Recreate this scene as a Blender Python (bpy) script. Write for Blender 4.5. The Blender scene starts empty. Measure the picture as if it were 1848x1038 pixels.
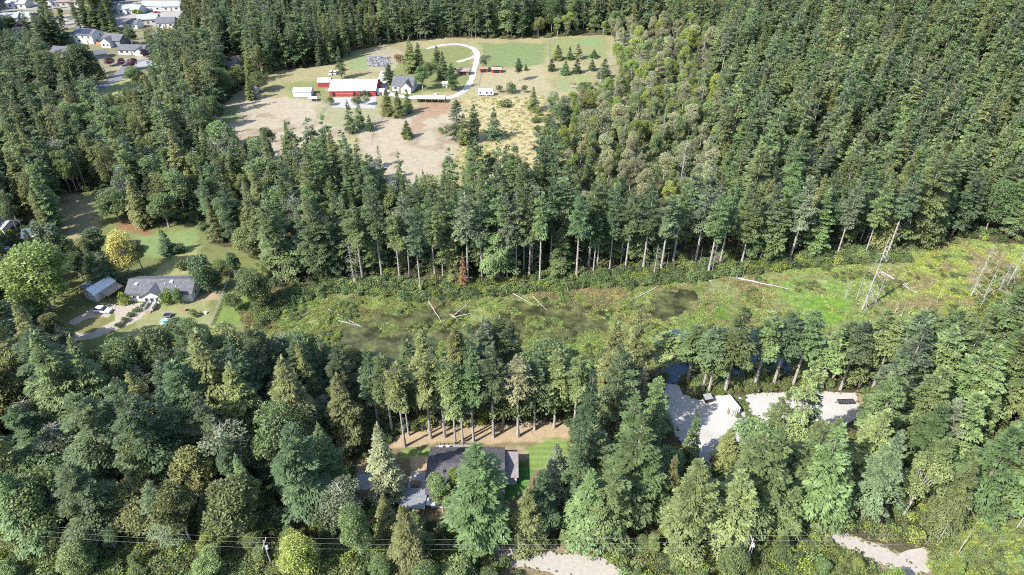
import bpy, bmesh, math, random
import numpy as np
from mathutils import Vector, Matrix

# ------------------------------------------------------------------ camera, light
SC = bpy.context.scene
COL = SC.collection
HCAM = 118.0
PITCH = math.radians(35.5)
F = 1232.0
cam_d = bpy.data.cameras.new("camera")
cam_d.sensor_width = 36.0
cam_d.lens = 24.0
cam_d.clip_start = 0.5
cam_d.clip_end = 6000
cam = bpy.data.objects.new("camera", cam_d)
cam.location = (0, 0, HCAM)
cam.rotation_euler = (math.pi / 2 - PITCH, 0, 0)
COL.objects.link(cam)
SC.camera = cam

SUN_EL = math.radians(43)
SUN_AZ = math.radians(36)          # direction in which shadows run, measured from +X towards +Y
world = bpy.data.worlds.new("World")
SC.world = world
world.use_nodes = True
wn = world.node_tree
wn.nodes.clear()
sky = wn.nodes.new("ShaderNodeTexSky")
sky.sky_type = 'NISHITA'
sky.sun_disc = False
sky.sun_elevation = SUN_EL
sky.sun_rotation = math.atan2(-math.cos(SUN_AZ), -math.sin(SUN_AZ))
bg = wn.nodes.new("ShaderNodeBackground")
bg.inputs[1].default_value = 0.15
wo = wn.nodes.new("ShaderNodeOutputWorld")
wn.links.new(sky.outputs[0], bg.inputs[0])
wn.links.new(bg.outputs[0], wo.inputs[0])
sun_d = bpy.data.lights.new("sun", 'SUN')
sun_d.energy = 4.0
sun_d.angle = math.radians(0.5)
sun_d.color = (1.0, 0.955, 0.88)
sun = bpy.data.objects.new("sun", sun_d)
sd = Vector((math.cos(SUN_AZ) * math.cos(SUN_EL), math.sin(SUN_AZ) * math.cos(SUN_EL), -math.sin(SUN_EL)))
sun.rotation_euler = sd.to_track_quat('-Z', 'Y').to_euler()
sun.location = (-100, -80, 200)
COL.objects.link(sun)
vs = SC.view_settings
vs.view_transform = 'Standard'
vs.look = 'None'
vs.gamma = 1.0
vs.use_curve_mapping = False
vs.exposure = 1.6
try:
    cy = SC.cycles
    cy.max_bounces = 5
    cy.diffuse_bounces = 3
    cy.glossy_bounces = 2
    cy.transmission_bounces = 3
    cy.transparent_max_bounces = 4
    cy.sample_clamp_indirect = 4
    cy.pixel_filter_type = 'BLACKMAN_HARRIS'
    cy.filter_width = 1.0
    cy.use_adaptive_sampling = False
    cy.use_denoising = False
except Exception:
    pass

# ------------------------------------------------------------------ geometry of the view -> ground
sp, cp = math.sin(PITCH), math.cos(PITCH)


def S(t):
    t = np.clip(t, 0, 1)
    return t * t * (3 - 2 * t)


def hill(x, y):
    """the wooded slope that rises beyond the marsh at the right"""
    x = np.asarray(x, float); y = np.asarray(y, float)
    return 34.0 * S((x - (70 + 0.10 * (y - 215))) / 230.0) * S((y - 212) / 190.0)


def G(u, v):
    """place on the ground seen at photograph pixel (u, v)"""
    dx, dy = (u - 924) / F, (519 - v) / F
    d = (dx, cp + dy * sp, -sp + dy * cp)
    z = 0.0
    for _ in range(12):
        t = (HCAM - z) / -d[2]
        x, y = d[0] * t, d[1] * t
        z = 0.5 * z + 0.5 * float(hill(x, y)) if z or hill(x, y) > 0 else 0.0
    return x, y


def proj(x, y, z):
    x = np.asarray(x, float); y = np.asarray(y, float); z = np.asarray(z, float)
    zz = z - HCAM
    dep = y * cp - zz * sp
    up = y * sp + zz * cp
    return 924 + F * x / dep, 519 - F * up / dep, dep


def hpx(u, v, vt):
    """height of something standing at (u, v) whose top is on row vt"""
    x, y = G(u, v)
    a = PITCH + math.atan((vt - 519) / F)
    return HCAM - y * math.tan(a) - float(hill(x, y))


def mpp(v):
    """metres per photograph pixel across the view at ground row v"""
    x, y = G(924, v)
    return (y * cp + HCAM * sp) / F


# ------------------------------------------------------------------ small numpy noise
_rs = np.random.RandomState(7)
_lat = _rs.rand(256, 256)


def vnoise(x, y, s=1.0, o=3, off=0.0):
    r = 0; a = 1; tot = 0
    x = np.asarray(x, float) / s + off + 100; y = np.asarray(y, float) / s + off * 1.7 + 100
    for k in range(o):
        xi = np.floor(x).astype(int); yi = np.floor(y).astype(int)
        fx = x - xi; fy = y - yi
        fx = fx * fx * (3 - 2 * fx); fy = fy * fy * (3 - 2 * fy)
        g = lambda i, j: _lat[(xi + i) % 256, (yi + j) % 256]
        r = r + a * ((g(0, 0) * (1 - fx) + g(1, 0) * fx) * (1 - fy) + (g(0, 1) * (1 - fx) + g(1, 1) * fx) * fy)
        tot += a; a *= 0.5; x = x * 2.03 + 17.3; y = y * 2.03 + 5.1
    return r / tot


def inpoly(px, py, poly):
    px = np.asarray(px, float); py = np.asarray(py, float)
    res = np.zeros(px.shape, bool)
    n = len(poly)
    j = n - 1
    for i in range(n):
        xi, yi = poly[i]; xj, yj = poly[j]
        if yi != yj:
            c = ((yi > py) != (yj > py)) & (px < (xj - xi) * (py - yi) / (yj - yi) + xi)
            res ^= c
        j = i
    return res


def sdist(px, py, poly):
    """signed distance, positive inside"""
    d = np.full(np.shape(px), 1e9)
    n = len(poly)
    for i in range(n):
        ax, ay = poly[i]; bx, by = poly[(i + 1) % n]
        ex, ey = bx - ax, by - ay
        l2 = ex * ex + ey * ey + 1e-9
        t = np.clip(((px - ax) * ex + (py - ay) * ey) / l2, 0, 1)
        d = np.minimum(d, np.hypot(px - ax - t * ex, py - ay - t * ey))
    return np.where(inpoly(px, py, poly), d, -d)


# ------------------------------------------------------------------ materials
MATS = {}


def new_mat(name):
    m = bpy.data.materials.new(name)
    m.use_nodes = True
    nt = m.node_tree
    nt.nodes.clear()
    out = nt.nodes.new("ShaderNodeOutputMaterial")
    return m, nt, out


def N(nt, t, **kw):
    n = nt.nodes.new(t)
    for k, v in kw.items():
        setattr(n, k, v)
    return n


def plain(name, col, rough=0.8, noise=0.15, scale=1.5, metal=0.0, bump=0.0, spec=0.3):
    if name in MATS:
        return MATS[name]
    m, nt, out = new_mat(name)
    b = N(nt, "ShaderNodeBsdfPrincipled")
    b.inputs["Roughness"].default_value = rough
    b.inputs["Metallic"].default_value = metal
    b.inputs["Specular IOR Level"].default_value = spec
    geo = N(nt, "ShaderNodeNewGeometry")
    no = N(nt, "ShaderNodeTexNoise")
    no.inputs["Scale"].default_value = scale
    no.inputs["Detail"].default_value = 6
    nt.links.new(geo.outputs["Position"], no.inputs["Vector"])
    mr = N(nt, "ShaderNodeMapRange")
    mr.inputs[1].default_value = 0.3; mr.inputs[2].default_value = 0.7
    mr.inputs[3].default_value = 1 - noise; mr.inputs[4].default_value = 1 + noise
    nt.links.new(no.outputs[0], mr.inputs[0])
    mx = N(nt, "ShaderNodeVectorMath", operation='SCALE')
    mx.inputs[0].default_value = col[:3]
    nt.links.new(mr.outputs[0], mx.inputs["Scale"])
    nt.links.new(mx.outputs[0], b.inputs["Base Color"])
    if bump:
        bp = N(nt, "ShaderNodeBump")
        bp.inputs["Strength"].default_value = bump
        bp.inputs["Distance"].default_value = 0.2
        nt.links.new(no.outputs[0], bp.inputs["Height"])
        nt.links.new(bp.outputs[0], b.inputs["Normal"])
    nt.links.new(b.outputs[0], out.inputs[0])
    MATS[name] = m
    return m


def ground_mat(name, attr=None, col=(0.1, 0.1, 0.05), s1=0.35, s2=2.5, amp=0.45, bump=0.6, rough=0.95, spec=0.1, dist=0.4):
    """ground cover: colour from a mesh attribute (which plants or soil grow where), broken up by fine noise"""
    m, nt, out = new_mat(name)
    b = N(nt, "ShaderNodeBsdfPrincipled")
    b.inputs["Roughness"].default_value = rough
    b.inputs["Specular IOR Level"].default_value = spec
    geo = N(nt, "ShaderNodeNewGeometry")
    n1 = N(nt, "ShaderNodeTexNoise"); n1.inputs["Scale"].default_value = s1; n1.inputs["Detail"].default_value = 8
    n1.inputs["Roughness"].default_value = 0.65
    n2 = N(nt, "ShaderNodeTexNoise"); n2.inputs["Scale"].default_value = s2; n2.inputs["Detail"].default_value = 5
    n2.inputs["Roughness"].default_value = 0.7
    for n in (n1, n2):
        nt.links.new(geo.outputs["Position"], n.inputs["Vector"])
    ad = N(nt, "ShaderNodeMath", operation='ADD')
    nt.links.new(n1.outputs[0], ad.inputs[0]); nt.links.new(n2.outputs[0], ad.inputs[1])
    mr = N(nt, "ShaderNodeMapRange")
    mr.inputs[1].default_value = 0.72; mr.inputs[2].default_value = 1.28
    mr.inputs[3].default_value = 1 - amp; mr.inputs[4].default_value = 1 + amp
    nt.links.new(ad.outputs[0], mr.inputs[0])
    mx = N(nt, "ShaderNodeVectorMath", operation='SCALE')
    if attr:
        at = N(nt, "ShaderNodeAttribute"); at.attribute_name = attr
        nt.links.new(at.outputs["Color"], mx.inputs[0])
    else:
        mx.inputs[0].default_value = col
    nt.links.new(mr.outputs[0], mx.inputs["Scale"])
    nt.links.new(mx.outputs[0], b.inputs["Base Color"])
    bp = N(nt, "ShaderNodeBump")
    bp.inputs["Strength"].default_value = bump; bp.inputs["Distance"].default_value = dist
    nt.links.new(ad.outputs[0], bp.inputs["Height"])
    nt.links.new(bp.outputs[0], b.inputs["Normal"])
    nt.links.new(b.outputs[0], out.inputs[0])
    return m


def leaf_mat(name, trans=0.25, rough=0.55, clump=0.9, amp=0.35):
    """needles and leaves: colour of the tree (object colour), varied per tree and per clump of leaves"""
    m, nt, out = new_mat(name)
    oi = N(nt, "ShaderNodeObjectInfo")
    tc = N(nt, "ShaderNodeTexCoord")
    no = N(nt, "ShaderNodeTexNoise"); no.inputs["Scale"].default_value = clump; no.inputs["Detail"].default_value = 4
    no.inputs["Roughness"].default_value = 0.7
    nt.links.new(tc.outputs["Object"], no.inputs["Vector"])
    mr = N(nt, "ShaderNodeMapRange")
    mr.inputs[1].default_value = 0.3; mr.inputs[2].default_value = 0.7
    mr.inputs[3].default_value = 1 - amp; mr.inputs[4].default_value = 1 + amp
    nt.links.new(no.outputs[0], mr.inputs[0])
    hsv = N(nt, "ShaderNodeHueSaturation")
    fc = N(nt, "ShaderNodeAttribute"); fc.attribute_type = 'INSTANCER'; fc.attribute_name = "foliage_color"
    nt.links.new(fc.outputs["Color"], hsv.inputs["Color"])
    h = N(nt, "ShaderNodeMapRange"); h.inputs[3].default_value = 0.475; h.inputs[4].default_value = 0.52
    nt.links.new(oi.outputs["Random"], h.inputs[0]); nt.links.new(h.outputs[0], hsv.inputs["Hue"])
    r2 = N(nt, "ShaderNodeMath", operation='MULTIPLY'); r2.inputs[1].default_value = 7.31
    nt.links.new(oi.outputs["Random"], r2.inputs[0])
    fr = N(nt, "ShaderNodeMath", operation='FRACT'); nt.links.new(r2.outputs[0], fr.inputs[0])
    vv = N(nt, "ShaderNodeMapRange"); vv.inputs[3].default_value = 0.72; vv.inputs[4].default_value = 1.3
    nt.links.new(fr.outputs[0], vv.inputs[0])
    mul = N(nt, "ShaderNodeMath", operation='MULTIPLY')
    nt.links.new(vv.outputs[0], mul.inputs[0]); nt.links.new(mr.outputs[0], mul.inputs[1])
    nt.links.new(mul.outputs[0], hsv.inputs["Value"])
    b = N(nt, "ShaderNodeBsdfPrincipled")
    b.inputs["Roughness"].default_value = rough
    b.inputs["Specular IOR Level"].default_value = 0.35
    nt.links.new(hsv.outputs[0], b.inputs["Base Color"])
    tr = N(nt, "ShaderNodeBsdfTranslucent")
    nt.links.new(hsv.outputs[0], tr.inputs["Color"])
    mx = N(nt, "ShaderNodeMixShader"); mx.inputs[0].default_value = trans
    nt.links.new(b.outputs[0], mx.inputs[1]); nt.links.new(tr.outputs[0], mx.inputs[2])
    nt.links.new(mx.outputs[0], out.inputs[0])
    return m


M_NEEDLE = leaf_mat("needles", 0.28, 0.6, 0.5, 0.5)
M_LEAF = leaf_mat("leaves", 0.38, 0.55, 0.7, 0.45)
M_BARK = plain("bark", (0.17, 0.135, 0.11), 0.95, 0.4, 1.2)
M_PALEBARK = plain("pale_bark", (0.235, 0.215, 0.19), 0.95, 0.3, 1.2)
M_SNAG = plain("bleached_wood", (0.27, 0.255, 0.235), 0.9, 0.25, 1.0)
M_GRAVEL = ground_mat("gravel", col=(0.30, 0.292, 0.275), s1=0.15, s2=3, amp=0.22, bump=0.12)
M_WHITE = plain("white_paint", (0.52, 0.52, 0.515), 0.6, 0.05, 0.8)
M_METAL = plain("white_metal_roof", (0.50, 0.505, 0.51), 0.45, 0.12, 0.5)
M_GLASS = plain("window_glass", (0.03, 0.04, 0.05), 0.08, 0.1, 1, spec=0.8)
M_RED = plain("barn_red", (0.24, 0.04, 0.035), 0.75, 0.2, 1.0)
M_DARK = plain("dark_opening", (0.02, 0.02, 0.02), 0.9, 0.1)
M_GREYROOF = plain("grey_shingles", (0.085, 0.088, 0.098), 0.9, 0.25, 1.2, bump=0.2)
M_DARKROOF = plain("dark_shingles", (0.06, 0.057, 0.065), 0.9, 0.3, 1.6, bump=0.3)
M_BROWN = plain("brown_wood", (0.20, 0.13, 0.085), 0.9, 0.2)
M_TANROOF = plain("tan_roof", (0.23, 0.19, 0.15), 0.85, 0.15)
M_BLACK = plain("black_plastic", (0.02, 0.02, 0.022), 0.5, 0.1)
M_TIRE = plain("tyre_rubber", (0.03, 0.03, 0.03), 0.9, 0.1)
M_CONC = plain("concrete", (0.25, 0.245, 0.235), 0.9, 0.15, 0.7)
M_WIRE = plain("wire", (0.26, 0.26, 0.27), 0.6, 0.05)

# ------------------------------------------------------------------ object helpers
_links = []


def mesh_obj(name, verts, faces, mat, parent=None, smooth=False, mats=None, midx=None):
    me = bpy.data.meshes.new(name)
    me.from_pydata([tuple(v) for v in verts], [], faces)
    for m in (mats or [mat]):
        me.materials.append(m)
    if midx is not None:
        me.polygons.foreach_set("material_index", midx)
    if smooth:
        me.polygons.foreach_set("use_smooth", [True] * len(me.polygons))
    me.update()
    o = bpy.data.objects.new(name, me)
    COL.objects.link(o)
    if parent:
        o.parent = parent
    return o


def tag(o, label=None, cat=None, group=None, kind=None):
    if label: o["label"] = label
    if cat: o["category"] = cat
    if group: o["group"] = group
    if kind: o["kind"] = kind
    return o


def empty(name, loc, rz=0.0, label=None, cat=None, group=None):
    o = bpy.data.objects.new(name, None)
    o.empty_display_size = 0.5
    o.location = loc
    o.rotation_euler = (0, 0, rz)
    COL.objects.link(o)
    return tag(o, label, cat, group)


class MB:
    """collects boxes, prisms and tubes into one mesh"""
    def __init__(s):
        s.v = []; s.f = []

    def raw(s, vs, fs):
        b = len(s.v); s.v += [tuple(v) for v in vs]; s.f += [tuple(b + i for i in f) for f in fs]
        return s

    def box(s, x0, y0, z0, x1, y1, z1):
        return s.raw([(x0, y0, z0), (x1, y0, z0), (x1, y1, z0), (x0, y1, z0), (x0, y0, z1), (x1, y0, z1), (x1, y1, z1), (x0, y1, z1)],
                     [(0, 3, 2, 1), (4, 5, 6, 7), (0, 1, 5, 4), (1, 2, 6, 5), (2, 3, 7, 6), (3, 0, 4, 7)])

    def tube(s, pts, rad, n=6, cap=True):
        pts = [Vector(p) for p in pts]
        if not hasattr(rad, '__len__'):
            rad = [rad] * len(pts)
        vs = []; fs = []
        for i, p in enumerate(pts):
            d = (pts[min(i + 1, len(pts) - 1)] - pts[max(i - 1, 0)])
            if d.length < 1e-6: d = Vector((0, 0, 1))
            d.normalize()
            a = Vector((0, 0, 1)) if abs(d.z) < 0.9 else Vector((1, 0, 0))
            e1 = d.cross(a).normalized(); e2 = d.cross(e1)
            for k in range(n):
                t = 2 * math.pi * k / n
                vs.append(p + (e1 * math.cos(t) + e2 * math.sin(t)) * rad[i])
        for i in range(len(pts) - 1):
            for k in range(n):
                a = i * n + k; b = i * n + (k + 1) % n
                fs.append((a, b, b + n, a + n))
        if cap:
            fs.append(tuple(range(n))[::-1]); fs.append(tuple((len(pts) - 1) * n + k for k in range(n)))
        return s.raw(vs, fs)

    def prism(s, prof, x0, x1):
        """profile in (y, z) extruded along x"""
        n = len(prof)
        vs = [(x0, y, z) for y, z in prof] + [(x1, y, z) for y, z in prof]
        fs = [tuple(range(n))[::-1], tuple(range(n, 2 * n))] + [(i, (i + 1) % n, n + (i + 1) % n, n + i) for i in range(n)]
        return s.raw(vs, fs)

    def build(s, name, mat, parent=None, smooth=False):
        return mesh_obj(name, s.v, s.f, mat, parent, smooth)


# ------------------------------------------------------------------ tree meshes
def kites(P, D, Nn, L, W, fold=0.12):
    """leaf sprays: 4-point kites. P base, D direction, Nn normal, L length, W width"""
    D = D / (np.linalg.norm(D, axis=1, keepdims=True) + 1e-9)
    B = np.cross(D, Nn); B /= (np.linalg.norm(B, axis=1, keepdims=True) + 1e-9)
    U = np.cross(B, D)
    L = L[:, None]; W = W[:, None]
    v0 = P
    v1 = P + D * L * 0.45 + B * W * 0.5 - U * W * fold
    v2 = P + D * L
    v3 = P + D * L * 0.45 - B * W * 0.5 - U * W * fold
    V = np.stack([v0, v1, v2, v3], 1).reshape(-1, 3)
    return V


def quads_mesh(name, V, mat, extra=None):
    """V: (4n,3) kites; extra: list of (verts, faces, mat)"""
    n = len(V) // 4
    ev = [] if not extra else extra[0]
    ef = [] if not extra else extra[1]
    nv = len(V) + len(ev)
    me = bpy.data.meshes.new(name)
    me.vertices.add(nv)
    allv = np.concatenate([V, np.array(ev, float).reshape(-1, 3)]) if len(ev) else V
    me.vertices.foreach_set("co", allv.astype(np.float32).ravel())
    li = np.arange(4 * n, dtype=np.int32)
    ls = np.arange(0, 4 * n, 4, dtype=np.int32)
    if len(ef):
        el = np.concatenate([np.array(f) + len(V) for f in ef]).astype(np.int32)
        lens = np.array([len(f) for f in ef])
        es = (np.concatenate([[0], np.cumsum(lens)[:-1]]) + 4 * n).astype(np.int32)
        li = np.concatenate([li, el]); ls = np.concatenate([ls, es])
    me.loops.add(len(li)); me.loops.foreach_set("vertex_index", li)
    me.polygons.add(len(ls)); me.polygons.foreach_set("loop_start", ls)
    me.materials.append(mat)
    if len(ef):
        me.materials.append(extra[2])
        mi = np.zeros(len(ls), np.int32); mi[n:] = 1
        me.polygons.foreach_set("material_index", mi)
    me.update(calc_edges=True)
    me.validate()
    return me


def fir_crown(seed, H, R, cb=0.25, dens=1.0, spray=0.75, droop=0.35, power=0.8, lumpy=0.25, gaps=0.1, whorl=9.0, elev=0.15):
    r = np.random.RandomState(seed)
    z0 = cb * H
    CL = H - z0
    nb = int(CL * whorl)
    t = np.sort(r.rand(nb) ** 1.05)
    az = r.rand(nb) * 2 * np.pi
    prof = (1 - t) ** power * np.minimum(1, 0.45 + t * 4.5)
    ph = r.rand(4) * 6.28
    lump = 1 + lumpy * (np.sin(az * 2 + ph[0] + t * 5) * 0.5 + np.sin(az * 3 + ph[1] - t * 9) * 0.4 + np.sin(t * 23 + ph[2]) * 0.35)
    L = R * prof * lump * r.uniform(0.55, 1.2, nb) + 0.25
    keep = r.rand(nb) > gaps
    t, az, L = t[keep], az[keep], L[keep]
    zb = z0 + t * (CL - 0.4)
    el = elev + 0.75 * t ** 2.0 - 0.25 * (1 - t) + r.normal(0, 0.1, len(t))
    ns = np.maximum(5, (L * 13 * dens)).astype(int)
    bi = np.repeat(np.arange(len(t)), ns)
    n = len(bi)
    s = r.beta(1.7, 1.15, n)
    hw = 0.30 * L[bi] * np.sin(np.pi * np.clip(s * 0.85 + 0.1, 0, 1)) ** 0.8
    w = r.uniform(-1, 1, n) * hw
    ca, sa = np.cos(az[bi]), np.sin(az[bi])
    rad = s * L[bi] * np.cos(el[bi])
    zz = zb[bi] + s * L[bi] * np.sin(el[bi]) - droop * (s ** 2) * L[bi] * 0.55 - np.abs(w) * 0.25 + r.normal(0, 0.07, n)
    P = np.stack([ca * rad - sa * w, sa * rad + ca * w, zz], 1)
    yaw = az[bi] + np.sign(w) * r.uniform(0.1, 0.95, n)
    dz = np.sin(el[bi]) - droop * 1.1 * s + r.normal(0, 0.22, n)
    D = np.stack([np.cos(yaw), np.sin(yaw), dz], 1)
    Nn = np.stack([r.normal(0, 0.38, n), r.normal(0, 0.38, n), np.ones(n)], 1)
    Ls = spray * r.uniform(0.6, 1.25, n) * (0.65 + 0.35 * np.minimum(1, L[bi] / 2.5))
    Ws = Ls * r.uniform(0.32, 0.55, n)
    V = kites(P, D, Nn, Ls, Ws, 0.15)
    # leader
    k = 14
    P2 = np.stack([r.normal(0, 0.06, k), r.normal(0, 0.06, k), H - r.uniform(0, 1.6, k)], 1)
    a2 = r.rand(k) * 6.28
    D2 = np.stack([np.cos(a2) * 0.6, np.sin(a2) * 0.6, np.ones(k) * 0.9], 1)
    V2 = kites(P2, D2, np.stack([np.cos(a2), np.sin(a2), -np.ones(k)], 1), np.full(k, 0.7), np.full(k, 0.25))
    return np.concatenate([V, V2])


def broad_crown(seed, H, R, cb=0.3, lobes=20, leaves=4200, size=0.42, lobe_r=0.36, flat=1.0, col=False):
    r = np.random.RandomState(seed)
    zc = H * (cb + 1) / 2
    hz = H * (1 - cb) / 2
    C = []
    for i in range(lobes):
        while True:
            p = r.uniform(-1, 1, 3)
            if p @ p < 1: break
        p = p / (np.linalg.norm(p) + 1e-6) * (np.linalg.norm(p) ** 0.45)
        taper = 1.0 if col else (1 - 0.25 * max(0, p[2]))
        C.append((p[0] * R * 0.72 * taper, p[1] * R * 0.72 * taper, zc + p[2] * hz * 0.78))
    C = np.array(C)
    lr = np.clip(r.normal(lobe_r * 0.92, 0.13, lobes), 0.15, 0.6) * R
    pick = r.choice(lobes, leaves, p=(lr ** 2) / (lr ** 2).sum())
    d = r.normal(0, 1, (leaves, 3)); d /= np.linalg.norm(d, axis=1, keepdims=True)
    d[:, 2] = np.where(d[:, 2] < -0.35, -d[:, 2], d[:, 2])
    rr = lr[pick] * (0.55 + 0.5 * r.rand(leaves) ** 0.6)
    P = C[pick] + d * rr[:, None] * np.array([1, 1, 0.85 * flat])
    D = d * 0.8 + r.normal(0, 0.75, (leaves, 3)); D[:, 2] -= 0.25
    Nn = d * 0.9 + r.normal(0, 0.5, (leaves, 3)) + np.array([0, 0, 0.5])
    Ls = size * r.uniform(0.6, 1.4, leaves)
    return kites(P, D, Nn, Ls, Ls * r.uniform(0.55, 0.9, leaves), 0.1), C


def trunk_mb(seed, H, r0, lean=0.02, n=7, branches=0, b0=0.1, b1=0.9, blen=2.0, brad=0.05, top=0.03, updir=0.1, limbs=None, prof=None, twigs=2):
    r = random.Random(seed)
    mb = MB()
    pts = []; rad = []
    ph = r.random() * 6.28
    K = 8
    for i in range(K + 1):
        t = i / K
        w = lean * H * math.sin(t * 2.2) * 0.5
        pts.append((w * math.cos(ph), w * math.sin(ph), H * t - (0.4 if i == 0 else 0)))
        rad.append(max(top, r0 * (1.25 if i == 0 else 1) * (1 - t) ** 0.85))
    mb.tube(pts, rad, n)

    def at(t):
        w = lean * H * math.sin(t * 2.2) * 0.5
        return Vector((w * math.cos(ph), w * math.sin(ph), H * t))
    for k in range(branches):
        t = b0 + (b1 - b0) * r.random()
        a = r.random() * 6.28
        L = blen * (prof(t) if prof else (0.4 + 0.6 * (1 - t))) * (0.12 + 1.15 * r.random() ** 1.5)
        p = at(t)
        e = updir + r.uniform(-0.5, 0.4)
        q = p + Vector((math.cos(a), math.sin(a), e)) * L * 0.5
        q2 = q + Vector((math.cos(a + r.uniform(-.4, .4)), math.sin(a + r.uniform(-.4, .4)), e - r.uniform(0, 0.6))) * L * 0.5
        mb.tube([p, q, q2], [brad, brad * 0.6, 0.012], 3, False)
        if L > 1.4:
            for j in range(twigs):
                a2 = a + r.choice((-1, 1)) * r.uniform(0.4, 1.1)
                qq = p.lerp(q, r.uniform(0.5, 1.0)) if j % 2 else q.lerp(q2, r.uniform(0.1, 0.8))
                q3 = qq + Vector((math.cos(a2), math.sin(a2), e + r.uniform(-0.7, 0.2))) * L * r.uniform(0.15, 0.38)
                mb.tube([qq, q3], [brad * 0.5, 0.01], 3, False)
    if limbs is not None:
        for c in limbs:
            c = Vector(c)
            p = at(max(0.15, min(0.8, (c.z / H) * 0.55)))
            m_ = (p + c) / 2 + Vector((0, 0, -0.3))
            mb.tube([p, m_, c], [r0 * 0.45, r0 * 0.28, 0.04], 5, False)
    return mb


# prototypes: each (crown verts, trunk mb, nominal height, nominal radius, foliage material, bark)
PROTO = {}


def add_proto(key, V, tmb, H, R, lm, bm):
    cme = quads_mesh(key + "_crown", V, lm) if V is not None else None
    tme = bpy.data.meshes.new(key + "_trunk")
    tme.from_pydata(tmb.v, [], tmb.f); tme.materials.append(bm); tme.update()
    both = quads_mesh(key, V if V is not None else np.zeros((0, 3)), lm, (tmb.v, tmb.f, bm)) if V is not None else tme
    PROTO[key] = dict(crown=cme, trunk=tme, both=both, H=H, R=R)


for i, (H, R, cb, dens, sprz, dr, pw, lump, gap, wh) in enumerate([
        (28, 4.3, 0.14, 3.0, 0.50, 0.40, 0.66, 0.38, 0.10, 7.5),
        (27, 4.7, 0.18, 3.0, 0.52, 0.50, 0.58, 0.42, 0.14, 7.0),
        (29, 3.9, 0.20, 3.0, 0.50, 0.35, 0.74, 0.34, 0.12, 7.5),
        (26, 5.2, 0.16, 2.8, 0.54, 0.55, 0.54, 0.45, 0.16, 6.5),
        (27, 4.3, 0.16, 1.2, 0.95, 0.40, 0.62, 0.40, 0.12, 5.0),      # coarser tiers
        (29, 3.7, 0.18, 1.2, 0.90, 0.35, 0.72, 0.38, 0.12, 5.0),
        (25, 4.5, 0.18, 1.1, 1.0, 0.50, 0.55, 0.45, 0.15, 4.6)]):
    add_proto("fir%d" % i, fir_crown(10 + i, H, R, cb, dens, sprz, dr, pw, lump, gap, whorl=wh), trunk_mb(i, H * 0.985, 0.42, 0.01, branches=26, b0=0.05, b1=0.4, blen=2.0, updir=-0.1), H, R, M_NEEDLE, M_BARK)
for i, (H, R, cb) in enumerate([(28, 3.6, 0.50), (29, 3.9, 0.42), (27, 3.3, 0.56)]):   # stand trees, crown lifted off a bare trunk
    add_proto("tall%d" % i, fir_crown(30 + i, H, R, cb, 2.0, 0.58, 0.35, 0.55, 0.35, 0.12, whorl=10), trunk_mb(40 + i, H * 0.985, 0.34, 0.012, branches=46, b0=0.12, b1=0.6, blen=1.5, updir=-0.05, brad=0.035), H, R, M_NEEDLE, M_PALEBARK)
for i, (H, R) in enumerate([(24, 4.6), (23, 3.9)]):            # cedars: dense, drooping, full to the ground
    add_proto("cedar%d" % i, fir_crown(50 + i, H, R, 0.06, 2.2, 0.48, 0.85, 0.74, 0.26, 0.04, whorl=12, elev=0.25), trunk_mb(60 + i, H * 0.97, 0.45, 0.01), H, R, M_NEEDLE, M_BARK)
for i, (H, R) in enumerate([(14, 3.2), (13, 2.7)]):            # young, pointed
    add_proto("young%d" % i, fir_crown(70 + i, H, R, 0.05, 1.3, 0.6, 0.3, 0.9, 0.15, 0.03, whorl=13), trunk_mb(75 + i, H * 0.97, 0.2, 0.01), H, R, M_NEEDLE, M_BARK)
for i, (H, R, cb, lb, lv, sz) in enumerate([(16, 5.2, 0.22, 30, 10500, 0.40), (18, 4.4, 0.28, 26, 9000, 0.38), (14, 4.8, 0.2, 28, 9000, 0.38), (19, 3.8, 0.35, 22, 7000, 0.36)]):
    V, C = broad_crown(80 + i, H, R, cb, lb, lv, sz)
    add_proto("broad%d" % i, V, trunk_mb(90 + i, H * 0.75, 0.28, 0.03, limbs=C), H, R, M_LEAF, M_PALEBARK)
for i in range(2):                                             # thin alder, twigs showing through
    H, R = 17, 3.4
    V, C = broad_crown(100 + i, H, R, 0.3, 18, 3800, 0.36)
    add_proto("alder%d" % i, V, trunk_mb(110 + i, H * 0.97, 0.2, 0.03, branches=60, b0=0.3, b1=0.98, blen=3.2, updir=0.6, brad=0.05, limbs=C[:10]), H, R, M_LEAF, M_SNAG)
V, C = broad_crown(120, 22, 2.2, 0.08, 30, 4200, 0.45, 0.55, 1.6, True)
add_proto("poplar0", V, trunk_mb(121, 20, 0.3, 0.01), 22, 2.2, M_LEAF, M_PALEBARK)
for i, (H, bl, nb, b0) in enumerate([(22, 3.6, 135, 0.10), (18, 2.4, 75, 0.22), (20, 0.8, 22, 0.35), (9, 0.5, 6, 0.4)]):
    add_proto("snag%d" % i, None, trunk_mb(130 + i, H, 0.21, 0.02, branches=nb, b0=b0, b1=0.97, blen=bl, updir=-0.15 if i != 1 else 0.25, brad=0.04, top=0.04, twigs=5), H, bl, M_LEAF, M_SNAG)
V, C = broad_crown(140, 2.4, 1.7, 0.0, 12, 700, 0.33, 0.45)
add_proto("shrub0", V, trunk_mb(141, 1.6, 0.07, 0.03, limbs=C[:6]), 2.4, 1.7, M_LEAF, M_BARK)
V, C = broad_crown(142, 1.8, 1.5, 0.0, 9, 520, 0.3, 0.5)
add_proto("shrub1", V, trunk_mb(143, 1.2, 0.06, 0.03, limbs=C[:5]), 1.8, 1.5, M_LEAF, M_BARK)
V, C = broad_crown(144, 9, 2.1, 0.03, 36, 4200, 0.3, 0.5)
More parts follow.
